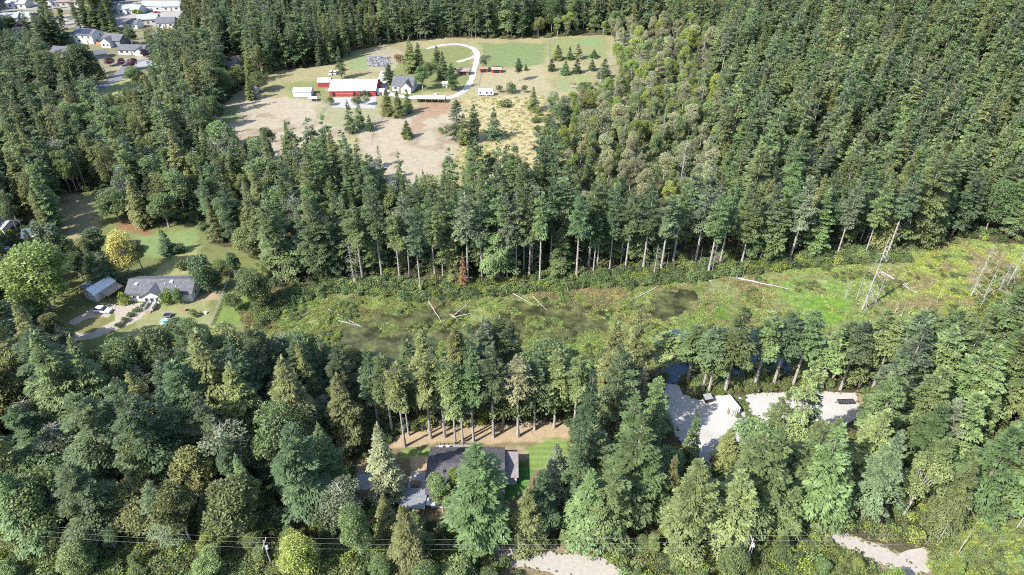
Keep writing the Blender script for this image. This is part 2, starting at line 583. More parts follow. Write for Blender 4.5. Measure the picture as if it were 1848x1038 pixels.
add_proto("egg0", V, trunk_mb(145, 7.5, 0.25, 0.01, limbs=C[:8]), 9, 2.1, M_NEEDLE, M_BARK)

TONES = {   # albedo of the foliage and the word for it
    'dark': ((0.082, 0.118, 0.052), 'dark green'),
    'blue': ((0.112, 0.154, 0.076), 'blue-green'),
    'mid': ((0.115, 0.162, 0.062), 'mid-green'),
    'light': ((0.155, 0.208, 0.080), 'light green'),
    'grey': ((0.138, 0.168, 0.098), 'grey-green'),
    'olive': ((0.155, 0.175, 0.065), 'olive'),
    'lime': ((0.200, 0.250, 0.062), 'yellow-green'),
    'yellow': ((0.36, 0.33, 0.10), 'golden yellow'),
    'bright': ((0.21, 0.29, 0.08), 'bright green'),
    'purple': ((0.085, 0.040, 0.060), 'purple-leaved'),
    'rust': ((0.25, 0.15, 0.075), 'rust brown'),
    'pale': ((0.24, 0.25, 0.13), 'pale olive'),
}

# ------------------------------------------------------------------ ground
def grid_sheet(name, poly_px, cell, z, colfn, mat, world=False, rag=2.0, follow=False):
    """a sheet of ground cover made of cells inside a ragged outline; colour per vertex says what grows there"""
    pw = poly_px if world else [G(*p) for p in poly_px]
    xs = [p[0] for p in pw]; ys = [p[1] for p in pw]
    nx = int((max(xs) - min(xs) + 4) / cell) + 1; ny = int((max(ys) - min(ys) + 4) / cell) + 1
    gx = min(xs) - 2 + np.arange(nx + 1) * cell; gy = min(ys) - 2 + np.arange(ny + 1) * cell
    X, Y = np.meshgrid(gx, gy)
    cx = (X[:-1, :-1] + X[1:, 1:]) / 2; cyy = (Y[:-1, :-1] + Y[1:, 1:]) / 2
    d = sdist(cx, cyy, pw) + rag * (vnoise(cx, cyy, 3.0, 4) - 0.5) * 2
    ok = d > 0
    jj, ii = np.nonzero(ok)
    W = nx + 1
    q = np.stack([jj * W + ii, jj * W + ii + 1, (jj + 1) * W + ii + 1, (jj + 1) * W + ii], 1)
    used, inv = np.unique(q.ravel(), return_inverse=True)
    vx = X.ravel()[used]; vy = Y.ravel()[used]
    vz = np.full(len(vx), z) + (hill(vx, vy) if follow else 0)
    me = bpy.data.meshes.new(name)
    me.vertices.add(len(used)); me.vertices.foreach_set("co", np.stack([vx, vy, vz], 1).astype(np.float32).ravel())
    me.loops.add(len(inv)); me.loops.foreach_set("vertex_index", inv.astype(np.int32))
    me.polygons.add(len(q)); me.polygons.foreach_set("loop_start", np.arange(0, 4 * len(q), 4, dtype=np.int32))
    me.update(calc_edges=True)
    c = colfn(vx, vy)
    at = me.color_attributes.new("cover", 'FLOAT_COLOR', 'POINT')
    c = c * (0.60 if name != 'marsh' else 0.66)
    at.data.foreach_set("color", np.concatenate([c, np.ones((len(vx), 1))], 1).astype(np.float32).ravel())
    me.materials.append(mat)
    o = bpy.data.objects.new(name, me)
    COL.objects.link(o)
    o["kind"] = 'structure'
    return o


def zones(base, zs):
    """zs: list of (pixel polygon, colour, softness m, ragged m, noise scale)"""
    prepared = [([G(*p) for p in poly], np.array(c), soft, rag, sc) for poly, c, soft, rag, sc in zs]
    base = np.array(base)

    def fn(x, y):
        c = np.tile(base, (len(x), 1))
        n0 = vnoise(x, y, 14, 4, 3.3)[:, None]
        c = c * (0.75 + 0.5 * n0)
        for k, (pw, col, soft, rag, sc) in enumerate(prepared):
            d = sdist(x, y, pw) + rag * (vnoise(x, y, sc, 4, 11.7 * (k + 1)) - 0.5) * 2
            w = S(d / soft + 0.5)[:, None]
            if abs(col[0] - 0.40) < 1e-6:      # trampled earth: scuffed darker where animals stand
                sc_ = S((vnoise(x, y, 6.0, 5, 31.0) - 0.53) / 0.14)[:, None]
                cc = col * (1 - 0.55 * sc_) + np.array((0.25, 0.185, 0.125)) * 0.55 * sc_
                c = c * (1 - w) + cc * w
                continue
            c = c * (1 - w) + col * w
        return c
    return fn


M_COVER = ground_mat("ground_cover", "cover", s1=0.4, s2=2.2, amp=0.24, bump=0.35)
M_MARSH = ground_mat("marsh_cover", "cover", s1=0.5, s2=2.4, amp=0.6, bump=0.9, dist=0.6)
M_SMOOTHCOVER = ground_mat("mown_cover", "cover", s1=0.5, s2=3.0, amp=0.22, bump=0.3)
M_FLOOR = ground_mat("forest_floor", col=(0.06, 0.055, 0.03), s1=0.25, s2=1.6, amp=0.6, bump=0.8)

# base ground: one sheet to the horizon
xs = np.concatenate([np.arange(-3000, -450, 150), np.arange(-450, 640, 9), np.arange(640, 3100, 150)])
ys = np.concatenate([np.arange(-600, 0, 100), np.arange(0, 700, 9), np.arange(700, 5000, 150)])
X, Y = np.meshgrid(xs, ys)
Z = hill(X, Y)
W = len(xs)
jj, ii = np.meshgrid(np.arange(len(ys) - 1), np.arange(W - 1), indexing='ij')
jj = jj.ravel(); ii = ii.ravel()
q = np.stack([jj * W + ii, jj * W + ii + 1, (jj + 1) * W + ii + 1, (jj + 1) * W + ii], 1)
g_o = mesh_obj("ground", np.stack([X.ravel(), Y.ravel(), Z.ravel()], 1), q.tolist(), M_FLOOR, smooth=True)
g_o["kind"] = 'structure'

DRY = (0.36, 0.315, 0.19); DIRT = (0.40, 0.345, 0.25); GRN = (0.19, 0.235, 0.10); GOLD = (0.42, 0.36, 0.20)
FARM = [(395, 262), (400, 190), (440, 160), (500, 128), (600, 118), (640, 92), (720, 76), (810, 68), (950, 70), (1080, 62), (1150, 70),
        (1240, 85), (1240, 150), (1160, 200), (1130, 300), (1040, 330), (900, 345), (740, 360), (640, 330), (560, 300), (480, 290)]
field = grid_sheet("field", FARM, 1.1, 0.012, zones((0.31, 0.28, 0.15), [
    ([(395, 195), (470, 175), (560, 178), (660, 195), (700, 215), (810, 185), (850, 200), (815, 300), (745, 350), (660, 330), (640, 240), (480, 290), (395, 262)], DIRT, 4, 6, 9),
    ([(560, 190), (600, 192), (680, 196), (680, 225), (640, 240), (590, 225)], (0.30, 0.29, 0.17), 3, 4, 6),
    ([(865, 78), (988, 78), (985, 120), (870, 122)], GRN, 5, 4, 8),
    ([(985, 68), (1090, 66), (1100, 105), (990, 112)], (0.24, 0.26, 0.11), 4, 4, 6),
    ([(1048, 70), (1088, 70), (1088, 82), (1050, 80)], (0.21, 0.28, 0.13), 4, 2, 5),
    ([(1010, 140), (1060, 135), (1060, 160), (1010, 165)], (0.26, 0.29, 0.13), 5, 3, 6),
    ([(1012, 152), (1035, 152), (1035, 162), (1014, 163)], (0.24, 0.29, 0.14), 3, 1, 5),
    ([(845, 178), (985, 172), (1000, 260), (990, 330), (860, 340), (840, 260)], GOLD, 4, 5, 8),
    ([(830, 275), (880, 262), (900, 300), (850, 320)], (0.26, 0.27, 0.09), 5, 5, 7),
    ([(860, 130), (980, 118), (1000, 165), (860, 172)], DRY, 5, 4, 8),
    ([(628, 106), (668, 100), (668, 124), (630, 126)], (0.23, 0.28, 0.13), 2, 2, 4),
    ([(668, 84), (700, 82), (730, 95), (730, 130), (690, 130), (660, 126)], (0.33, 0.30, 0.20), 2, 2, 4),
    ([(740, 88), (850, 84), (850, 110), (850, 150), (800, 165), (760, 165), (700, 140)], (0.20, 0.22, 0.09), 3, 3, 5),
    ([(510, 150), (580, 146), (600, 172), (600, 185), (530, 178)], (0.22, 0.24, 0.10), 3, 3, 5),
    ([(690, 160), (760, 160), (760, 175), (690, 215)], (0.20, 0.22, 0.09), 3, 3, 5),
    ([(395, 195), (432, 190), (440, 215), (395, 225)], (0.17, 0.20, 0.09), 4, 3, 6),
    ([(760, 186), (830, 184), (820, 200), (760, 215), (745, 200)], (0.33, 0.22, 0.145), 4, 4, 5),
    ([(745, 215), (770, 205), (760, 235), (740, 240)], (0.34, 0.245, 0.17), 4, 4, 5),
]), M_COVER, rag=4)

SUBURB = [(-40, -2), (60, -4), (345, -4), (345, 50), (285, 60), (290, 150), (245, 195), (170, 200), (120, 160), (-40, 120)]
grid_sheet("neighbourhood_lawn", SUBURB, 1.8, 0.012, zones((0.22, 0.21, 0.12), [
    ([(165, 205), (165, 168), (232, 140), (262, 150), (240, 195)], (0.33, 0.34, 0.15), 3, 3, 6),
    ([(190, 112), (285, 98), (285, 125), (200, 125)], (0.36, 0.31, 0.23), 3, 3, 6),
    ([(100, 28), (330, 20), (330, 45), (200, 52), (100, 48)], (0.38, 0.36, 0.33), 3, 3, 6),
    ([(-40, -2), (345, -3), (345, 15), (-40, 20)], (0.33, 0.33, 0.31), 3, 3, 6),
]), M_SMOOTHCOVER, rag=4)

HOME = [(90, 350), (175, 345), (250, 400), (360, 405), (380, 440), (430, 450), (470, 470), (490, 520), (480, 600), (400, 640), (250, 650), (100, 640), (60, 560), (110, 470)]
grid_sheet("lawn", HOME, 0.8, 0.012, zones((0.17, 0.185, 0.07), [
    ([(240, 425), (350, 412), (365, 440), (330, 470), (250, 460)], (0.20, 0.26, 0.10), 2.5, 2, 5),
    ([(300, 470), (360, 445), (368, 475), (330, 500), (270, 505)], (0.30, 0.30, 0.13), 2.5, 3, 5),
    ([(90, 350), (175, 350), (180, 400), (160, 440), (110, 430)], (0.30, 0.27, 0.15), 2, 3, 4),
    ([(265, 555), (330, 540), (385, 535), (385, 590), (300, 610), (215, 610)], (0.27, 0.28, 0.13), 2, 3, 5),
    ([(345, 535), (400, 520), (395, 540), (350, 546)], (0.38, 0.31, 0.20), 1.5, 1.5, 4),
    ([(400, 530), (470, 520), (470, 580), (380, 600)], (0.17, 0.235, 0.065), 2, 2, 5),
    ([(215, 400), (275, 395), (270, 425), (215, 415)], (0.26, 0.15, 0.08), 1.5, 2, 4),
    ([(150, 560), (190, 555), (180, 600), (140, 605)], (0.21, 0.20, 0.085), 2, 2, 4),
]), M_COVER, rag=2)

grid_sheet("clearing", [(140, 640), (215, 640), (225, 700), (180, 720), (140, 700)], 0.7, 0.018, zones((0.20, 0.27, 0.085), [
    ([(165, 680), (225, 680), (225, 720), (165, 720)], (0.42, 0.37, 0.27), 1.5, 1.5, 3)]), M_COVER, rag=1.5)

MARSH = [(430, 555), (500, 520), (600, 503), (700, 508), (760, 522), (850, 516), (960, 508), (1050, 498), (1150, 500), (1280, 488), (1420, 470), (1500, 462),
         (1620, 462), (1690, 440), (1740, 428), (1800, 440), (1960, 450), (1960, 610), (1850, 640), (1700, 655), (1500, 650), (1300, 640), (1100, 680), (850, 680), (600, 680), (450, 640)]
LIM = (0.155, 0.205, 0.035); ORG = (0.27, 0.19, 0.09); WATERCOL = (0.065, 0.066, 0.018)
marsh = grid_sheet("marsh", MARSH, 0.7, 0.016, zones((0.20, 0.235, 0.085), [
    ([(440, 560), (520, 530), (540, 560), (450, 600)], ORG, 2, 3, 4),
    ([(560, 560), (650, 540), (760, 540), (760, 580), (600, 600)], (0.20, 0.25, 0.07), 2, 4, 4),
    ([(590, 570), (700, 555), (800, 545), (840, 560), (800, 620), (700, 650), (620, 650)], (0.13, 0.15, 0.05), 2, 4, 4),
    ([(595, 600), (632, 598), (632, 615), (600, 618)], (0.12, 0.28, 0.04), 1, 1.5, 3),
    ([(960, 520), (1130, 510), (1120, 535), (960, 538)], ORG, 3, 7, 3),
    ([(990, 530), (1080, 540), (1100, 560), (1000, 570)], (0.14, 0.20, 0.05), 2, 4, 4),
    ([(1150, 520), (1250, 500), (1300, 520), (1180, 530)], (0.16, 0.21, 0.06), 2, 4, 4),
    ([(1240, 490), (1420, 480), (1520, 500), (1440, 540), (1300, 540)], (0.23, 0.25, 0.10), 2, 6, 4),
    ([(1330, 510), (1420, 500), (1440, 530), (1340, 540)], ORG, 3, 6, 3),
    ([(1400, 505), (1530, 500), (1540, 560), (1430, 570)], (0.20, 0.29, 0.075), 2.5, 5, 4),
    ([(1420, 515), (1500, 505), (1490, 514), (1430, 524)], (0.27, 0.36, 0.13), 1.5, 2, 3),
    ([(1460, 540), (1530, 530), (1530, 585), (1450, 590)], (0.17, 0.29, 0.05), 2, 4, 4),
    ([(1640, 480), (1750, 470), (1745, 545), (1640, 540)], (0.25, 0.29, 0.08), 3, 7, 4),
    ([(1690, 445), (1780, 450), (1770, 480), (1690, 490)], (0.20, 0.19, 0.09), 3, 4, 4),
    ([(1360, 545), (1440, 560), (1440, 600), (1360, 600)], (0.24, 0.19, 0.09), 3, 6, 4),
    ([(1770, 520), (1900, 500), (1900, 640), (1770, 620)], (0.20, 0.24, 0.08), 3, 5, 4),
    ([(1240, 560), (1300, 560), (1300, 600), (1240, 600)], (0.13, 0.22, 0.04), 3, 5, 4),
]), M_MARSH, rag=3)


def poly_sheet(name, pts_px, z, mat, jit=0.5, step=1.2, world=False):
    pw = pts_px if world else [G(*p) for p in pts_px]
    out = []
    n = len(pw)
    for i in range(n):
        ax, ay = pw[i]; bx, by = pw[(i + 1) % n]
        L = math.hypot(bx - ax, by - ay); k = max(1, int(L / step))
        for j in range(k):
            t = j / k
            x, y = ax + (bx - ax) * t, ay + (by - ay) * t
            nx_, ny_ = -(by - ay) / L, (bx - ax) / L
            d = jit * (float(vnoise(np.array([x]), np.array([y]), 2.5, 3)[0]) - 0.5) * 2
            out.append((x + nx_ * d, y + ny_ * d, z))
    o = mesh_obj(name, out, [tuple(range(len(out)))], mat)
    o["kind"] = 'structure'
    return o


def strip(name, pts_px, widths, z, mat, jit=0.3):
    pw = [Vector(G(*p)) for p in pts_px]
    # Catmull-Rom
    P = []
    Wd = []
    for i in range(len(pw) - 1):
        p0 = pw[max(i - 1, 0)]; p1 = pw[i]; p2 = pw[i + 1]; p3 = pw[min(i + 2, len(pw) - 1)]
        for k in range(8):
            t = k / 8
            P.append(0.5 * ((2 * p1) + (p2 - p0) * t + (2 * p0 - 5 * p1 + 4 * p2 - p3) * t * t + (3 * p1 - p0 - 3 * p2 + p3) * t ** 3))
            Wd.append(widths[i] * (1 - t) + widths[i + 1] * t)
    P.append(pw[-1]); Wd.append(widths[-1])
    left = []; right = []
    for i, p in enumerate(P):
        d = P[min(i + 1, len(P) - 1)] - P[max(i - 1, 0)]
        d.normalize(); n = Vector((-d.y, d.x))
        a = Wd[i] / 2
        left.append(p + n * (a + random.uniform(-jit, jit))); right.append(p - n * (a + random.uniform(-jit, jit)))
    vs = [(p.x, p.y, z) for p in left] + [(p.x, p.y, z) for p in right]
    k = len(P)
    o = mesh_obj(name, vs, [(i, i + k, i + k + 1, i + 1) for i in range(k - 1)], mat)
    o["kind"] = 'structure'
    return o


# marsh water
def water_mat(name, c1, c2, rough=0.2, scale=0.15, lo=0.42, hi=0.58, c3=None):
    m, nt, out = new_mat(name)
    b = N(nt, "ShaderNodeBsdfPrincipled"); b.inputs["Roughness"].default_value = rough
    geo = N(nt, "ShaderNodeNewGeometry")
    no = N(nt, "ShaderNodeTexNoise"); no.inputs["Scale"].default_value = scale; no.inputs["Detail"].default_value = 9
    no.inputs["Roughness"].default_value = 0.68
    nt.links.new(geo.outputs["Position"], no.inputs["Vector"])
    cr = N(nt, "ShaderNodeValToRGB")
    cr.color_ramp.elements[0].position = lo; cr.color_ramp.elements[0].color = (*c1, 1)
    cr.color_ramp.elements[1].position = hi; cr.color_ramp.elements[1].color = (*c2, 1)
    if c3:
        e = cr.color_ramp.elements.new(min(1, hi + 0.1)); e.color = (*c3, 1)
    nt.links.new(no.outputs[0], cr.inputs[0]); nt.links.new(cr.outputs[0], b.inputs["Base Color"])
    mr = N(nt, "ShaderNodeMapRange"); mr.inputs[1].default_value = lo; mr.inputs[2].default_value = hi
    mr.inputs[3].default_value = rough; mr.inputs[4].default_value = 0.8
    nt.links.new(no.outputs[0], mr.inputs[0]); nt.links.new(mr.outputs[0], b.inputs["Roughness"])
    nt.links.new(b.outputs[0], out.inputs[0])
    return m


M_ALGAE = water_mat("algae_water", (0.022, 0.023, 0.010), (0.068, 0.074, 0.020), 0.25, 0.20, 0.40, 0.60, (0.11, 0.15, 0.035))
M_POND = water_mat("pond_water", (0.012, 0.03, 0.06), (0.03, 0.05, 0.06), 0.12, 0.3, 0.4, 0.65)
wat = []
wat.append(poly_sheet("marsh_water", [(608, 628), (625, 588), (700, 566), (760, 560), (812, 545), (840, 560), (830, 600), (770, 640), (690, 668), (630, 660)], 0.022, M_ALGAE, 3.6, 0.5))
wat.append(poly_sheet("marsh_water", [(905, 545), (985, 548), (1060, 552), (1110, 560), (1100, 590), (1000, 620), (920, 600)], 0.022, M_ALGAE, 3.2, 0.5))
wat.append(poly_sheet("marsh_water", [(1165, 548), (1190, 528), (1240, 522), (1262, 532), (1250, 555), (1200, 580), (1165, 575)], 0.022, M_ALGAE, 2.4, 0.5))
wat.append(poly_sheet("marsh_water", [(790, 640), (840, 590), (880, 580), (900, 620), (860, 670)], 0.024, M_ALGAE, 1.2, 0.8))
wat.append(poly_sheet("pond", [(1180, 600), (1270, 590), (1420, 600), (1460, 640), (1440, 672), (1300, 676), (1248, 668), (1225, 695), (1192, 690), (1178, 640)], 0.026, M_POND, 1.0, 0.8))

# ------------------------------------------------------------------ gravel, roads
poly_sheet("gravel_yard", [(1196, 690), (1222, 692), (1232, 712), (1262, 722), (1300, 712), (1338, 716), (1352, 745), (1378, 758), (1470, 765), (1500, 790), (1440, 800), (1335, 798),
                           (1300, 806), (1283, 845), (1285, 880), (1262, 880), (1250, 830), (1222, 790), (1200, 740)], 0.02, M_GRAVEL, 0.5, 1.0)
poly_sheet("gravel_yard", [(1340, 713), (1400, 708), (1470, 706), (1545, 709), (1556, 745), (1520, 770), (1500, 830), (1460, 850), (1430, 800), (1345, 740)], 0.028, M_GRAVEL, 0.5, 1.0)
poly_sheet("gravel_yard", [(1600, 762), (1640, 752), (1660, 775), (1640, 790), (1600, 785)], 0.02, plain("grey_gravel", (0.36, 0.37, 0.38), 0.9, 0.2), 0.4, 1.0)
poly_sheet("dirt_bank", [(1540, 706), (1570, 712), (1620, 735), (1680, 765), (1660, 795), (1590, 780), (1556, 750)], 0.016, ground_mat("dry_bank", col=(0.21, 0.165, 0.10), amp=0.35), 1.0, 1.0)
strip("driveway", [(697, 128), (690, 150), (700, 168), (740, 176), (780, 178), (815, 175), (838, 163), (850, 145), (856, 125), (861, 105), (858, 92), (845, 84), (825, 80), (795, 82), (770, 88)],
      [6, 5, 4, 3.6, 3.4, 3.4, 3.2, 3.0, 3.0, 3.6, 3.6, 3.0, 3.0, 3.0, 2.4], 0.024, M_GRAVEL)
strip("driveway", [(860, 100), (846, 106), (825, 112)], [3, 2.6, 3], 0.03, M_GRAVEL)
poly_sheet("barn_pad", [(602, 176), (680, 174), (676, 196), (600, 194)], 0.03, M_CONC, 0.3, 1.0)
strip("driveway", [(285, 546), (262, 556), (235, 575), (200, 590), (165, 606), (130, 608)], [4.2, 4.5, 4.8, 4, 3, 3.5], 0.02, plain("tan_gravel", (0.25, 0.22, 0.175), 0.9, 0.15))
strip("driveway", [(205, 560), (180, 562), (150, 572), (128, 585)], [6.5, 5, 3.4, 3], 0.026, MATS["tan_gravel"])
poly_sheet("driveway", [(205, 552), (262, 546), (268, 556), (228, 590), (208, 592)], 0.030, MATS["tan_gravel"], 0.3)
strip("road", [(248, 108), (240, 120), (222, 135), (190, 152), (150, 172), (120, 185)], [10, 12, 9, 7, 7, 7], 0.024, plain("asphalt_grey", (0.115, 0.12, 0.13), 0.9, 0.15))
strip("road", [(360, 20), (310, 30), (260, 34), (215, 38), (150, 45)], [9, 9, 9, 9, 9], 0.026, plain("pale_asphalt", (0.20, 0.20, 0.205), 0.9, 0.1))
strip("road", [(90, 22), (45, 25), (-40, 27)], [12, 12, 12], 0.026, MATS["pale_asphalt"])
poly_sheet("driveway", [(232, 118), (275, 106), (285, 116), (250, 124)], 0.030, MATS["pale_asphalt"], 0.2)
strip("road", [(885, 985), (905, 1000), (950, 1006), (1010, 1018), (1070, 1030), (1130, 1070)], [3, 4.5, 4.2, 4.6, 6, 8], 0.024, plain("road_gravel", (0.26, 0.24, 0.21), 0.9, 0.12))
strip("road", [(1490, 958), (1525, 975), (1560, 990), (1600, 1006), (1630, 1028), (1650, 1060)], [3, 3.6, 4, 4, 4.6, 5], 0.024, MATS["road_gravel"])
poly_sheet("verge", [(1612, 1002), (1640, 992), (1668, 988), (1690, 1004), (1684, 1030), (1650, 1040), (1626, 1024)], 0.02, MATS["road_gravel"], 0.3)
poly_sheet("verge", [(900, 975), (1000, 985), (1080, 1000), (1130, 1040), (1160, 1080), (900, 1080)], 0.016, ground_mat("verge_soil", col=(0.16, 0.13, 0.08), amp=0.4), 0.8)
poly_sheet("verge", [(1480, 955), (1540, 965), (1640, 1000), (1740, 1060), (1480, 1090), (1380, 1060)], 0.016, bpy.data.materials["verge_soil"], 0.8)

# yard of the dark-roofed house
YARD = [(640, 880), (640, 840), (720, 785), (800, 770), (900, 766), (1015, 760), (1045, 785), (1020, 840), (960, 910), (800, 960), (680, 930)]


def yardcol(x, y):
    c = zones((0.20, 0.16, 0.095), [
        ([(700, 772), (800, 750), (1030, 750), (1030, 792), (960, 798), (760, 804), (700, 812)], (0.42, 0.33, 0.21), 1.0, 1.2, 3),
        ([(725, 808), (782, 806), (778, 826), (722, 828)], (0.20, 0.28, 0.09), 0.8, 0.8, 2),
        ([(905, 812), (990, 796), (1030, 790), (1030, 850), (960, 850), (935, 825), (905, 820)], (0.20, 0.28, 0.085), 1.5, 1.8, 2),
        ([(905, 806), (948, 806), (956, 822), (945, 834), (905, 836)], (0.40, 0.33, 0.21), 0.8, 0.6, 2),
        ([(905, 834), (946, 832), (962, 850), (950, 880), (925, 905), (905, 905)], (0.11, 0.25, 0.06), 0.6, 0.6, 2),
        ([(740, 826), (775, 824), (768, 852), (742, 850)], (0.44, 0.34, 0.23), 0.8, 0.6, 2),
        ([(640, 840), (690, 838), (690, 858), (640, 860)], (0.38, 0.28, 0.19), 0.8, 0.8, 2),
    ])(x, y)
    # mowing stripes in the lawn
    st = 1 + 0.10 * np.sign(np.sin(y * 2 * np.pi / 1.6)) * (c[:, 1] > c[:, 0])
    return c * st[:, None]


grid_sheet("yard", YARD, 0.4, 0.012, yardcol, M_SMOOTHCOVER, rag=1.0)
poly_sheet("patio", [(742, 850), (768, 850), (766, 892), (733, 890)], 0.03, M_CONC, 0.05)
poly_sheet("driveway", [(640, 856), (692, 856), (700, 872), (660, 884), (636, 880)], 0.024, M_CONC, 0.3)


# ------------------------------------------------------------------ trees: copies of the prototypes
RNG = np.random.RandomState(5)
TREES = []      # everything planted, before it is split into single trees and far woods
KINDWORD = {'fir': ('fir_tree', 'fir', 'firs'), 'tall': ('fir_tree', 'fir', 'bare-stemmed firs'), 'cedar': ('cedar_tree', 'cedar', 'cedars'), 'young': ('fir_tree', 'fir', 'young firs'),
            'broad': ('broadleaf_tree', 'broadleaf tree', 'rounded broadleaf trees'), 'alder': ('broadleaf_tree', 'broadleaf tree', 'thin twiggy alders'), 'poplar': ('poplar_tree', 'poplar', 'columnar poplars'),
            'snag': ('dead_tree', 'dead tree', 'bare dead trees'), 'egg': ('yew_tree', 'evergreen', 'egg-shaped evergreens'), 'shrub': ('shrub', 'shrub', 'low shrubs')}


def plant(proto, x, y, h, tone, rad=1.0, rot=None, label=None, force=False, color=None, tilt=(0, 0)):
    """remember one tree: prototype, place, height in metres, tone, width factor"""
    TREES.append(dict(p=proto, x=x, y=y, z=float(hill(x, y)), h=h, tone=tone, rad=rad, rot=RNG.rand() * 6.28 if rot is None else rot, label=label, force=force, color=color, tilt=tilt))


def tree_at(proto, u, v, vt, tone, width=None, label=None, **kw):
    """a tree seen in the photograph with its foot at (u, v), its top on row vt and a crown width px wide"""
    x, y = G(u, v)
    h = hpx(u, v, vt)
    rad = 1.0
    if width:
        dep = proj(x, y, h * 0.4)[2]
        r = width / 2 * float(dep) / F
        rad = r / (PROTO[proto]['R'] * h / PROTO[proto]['H'])
    plant(proto, x, y, h, tone, rad, label=label, force=True, **kw)


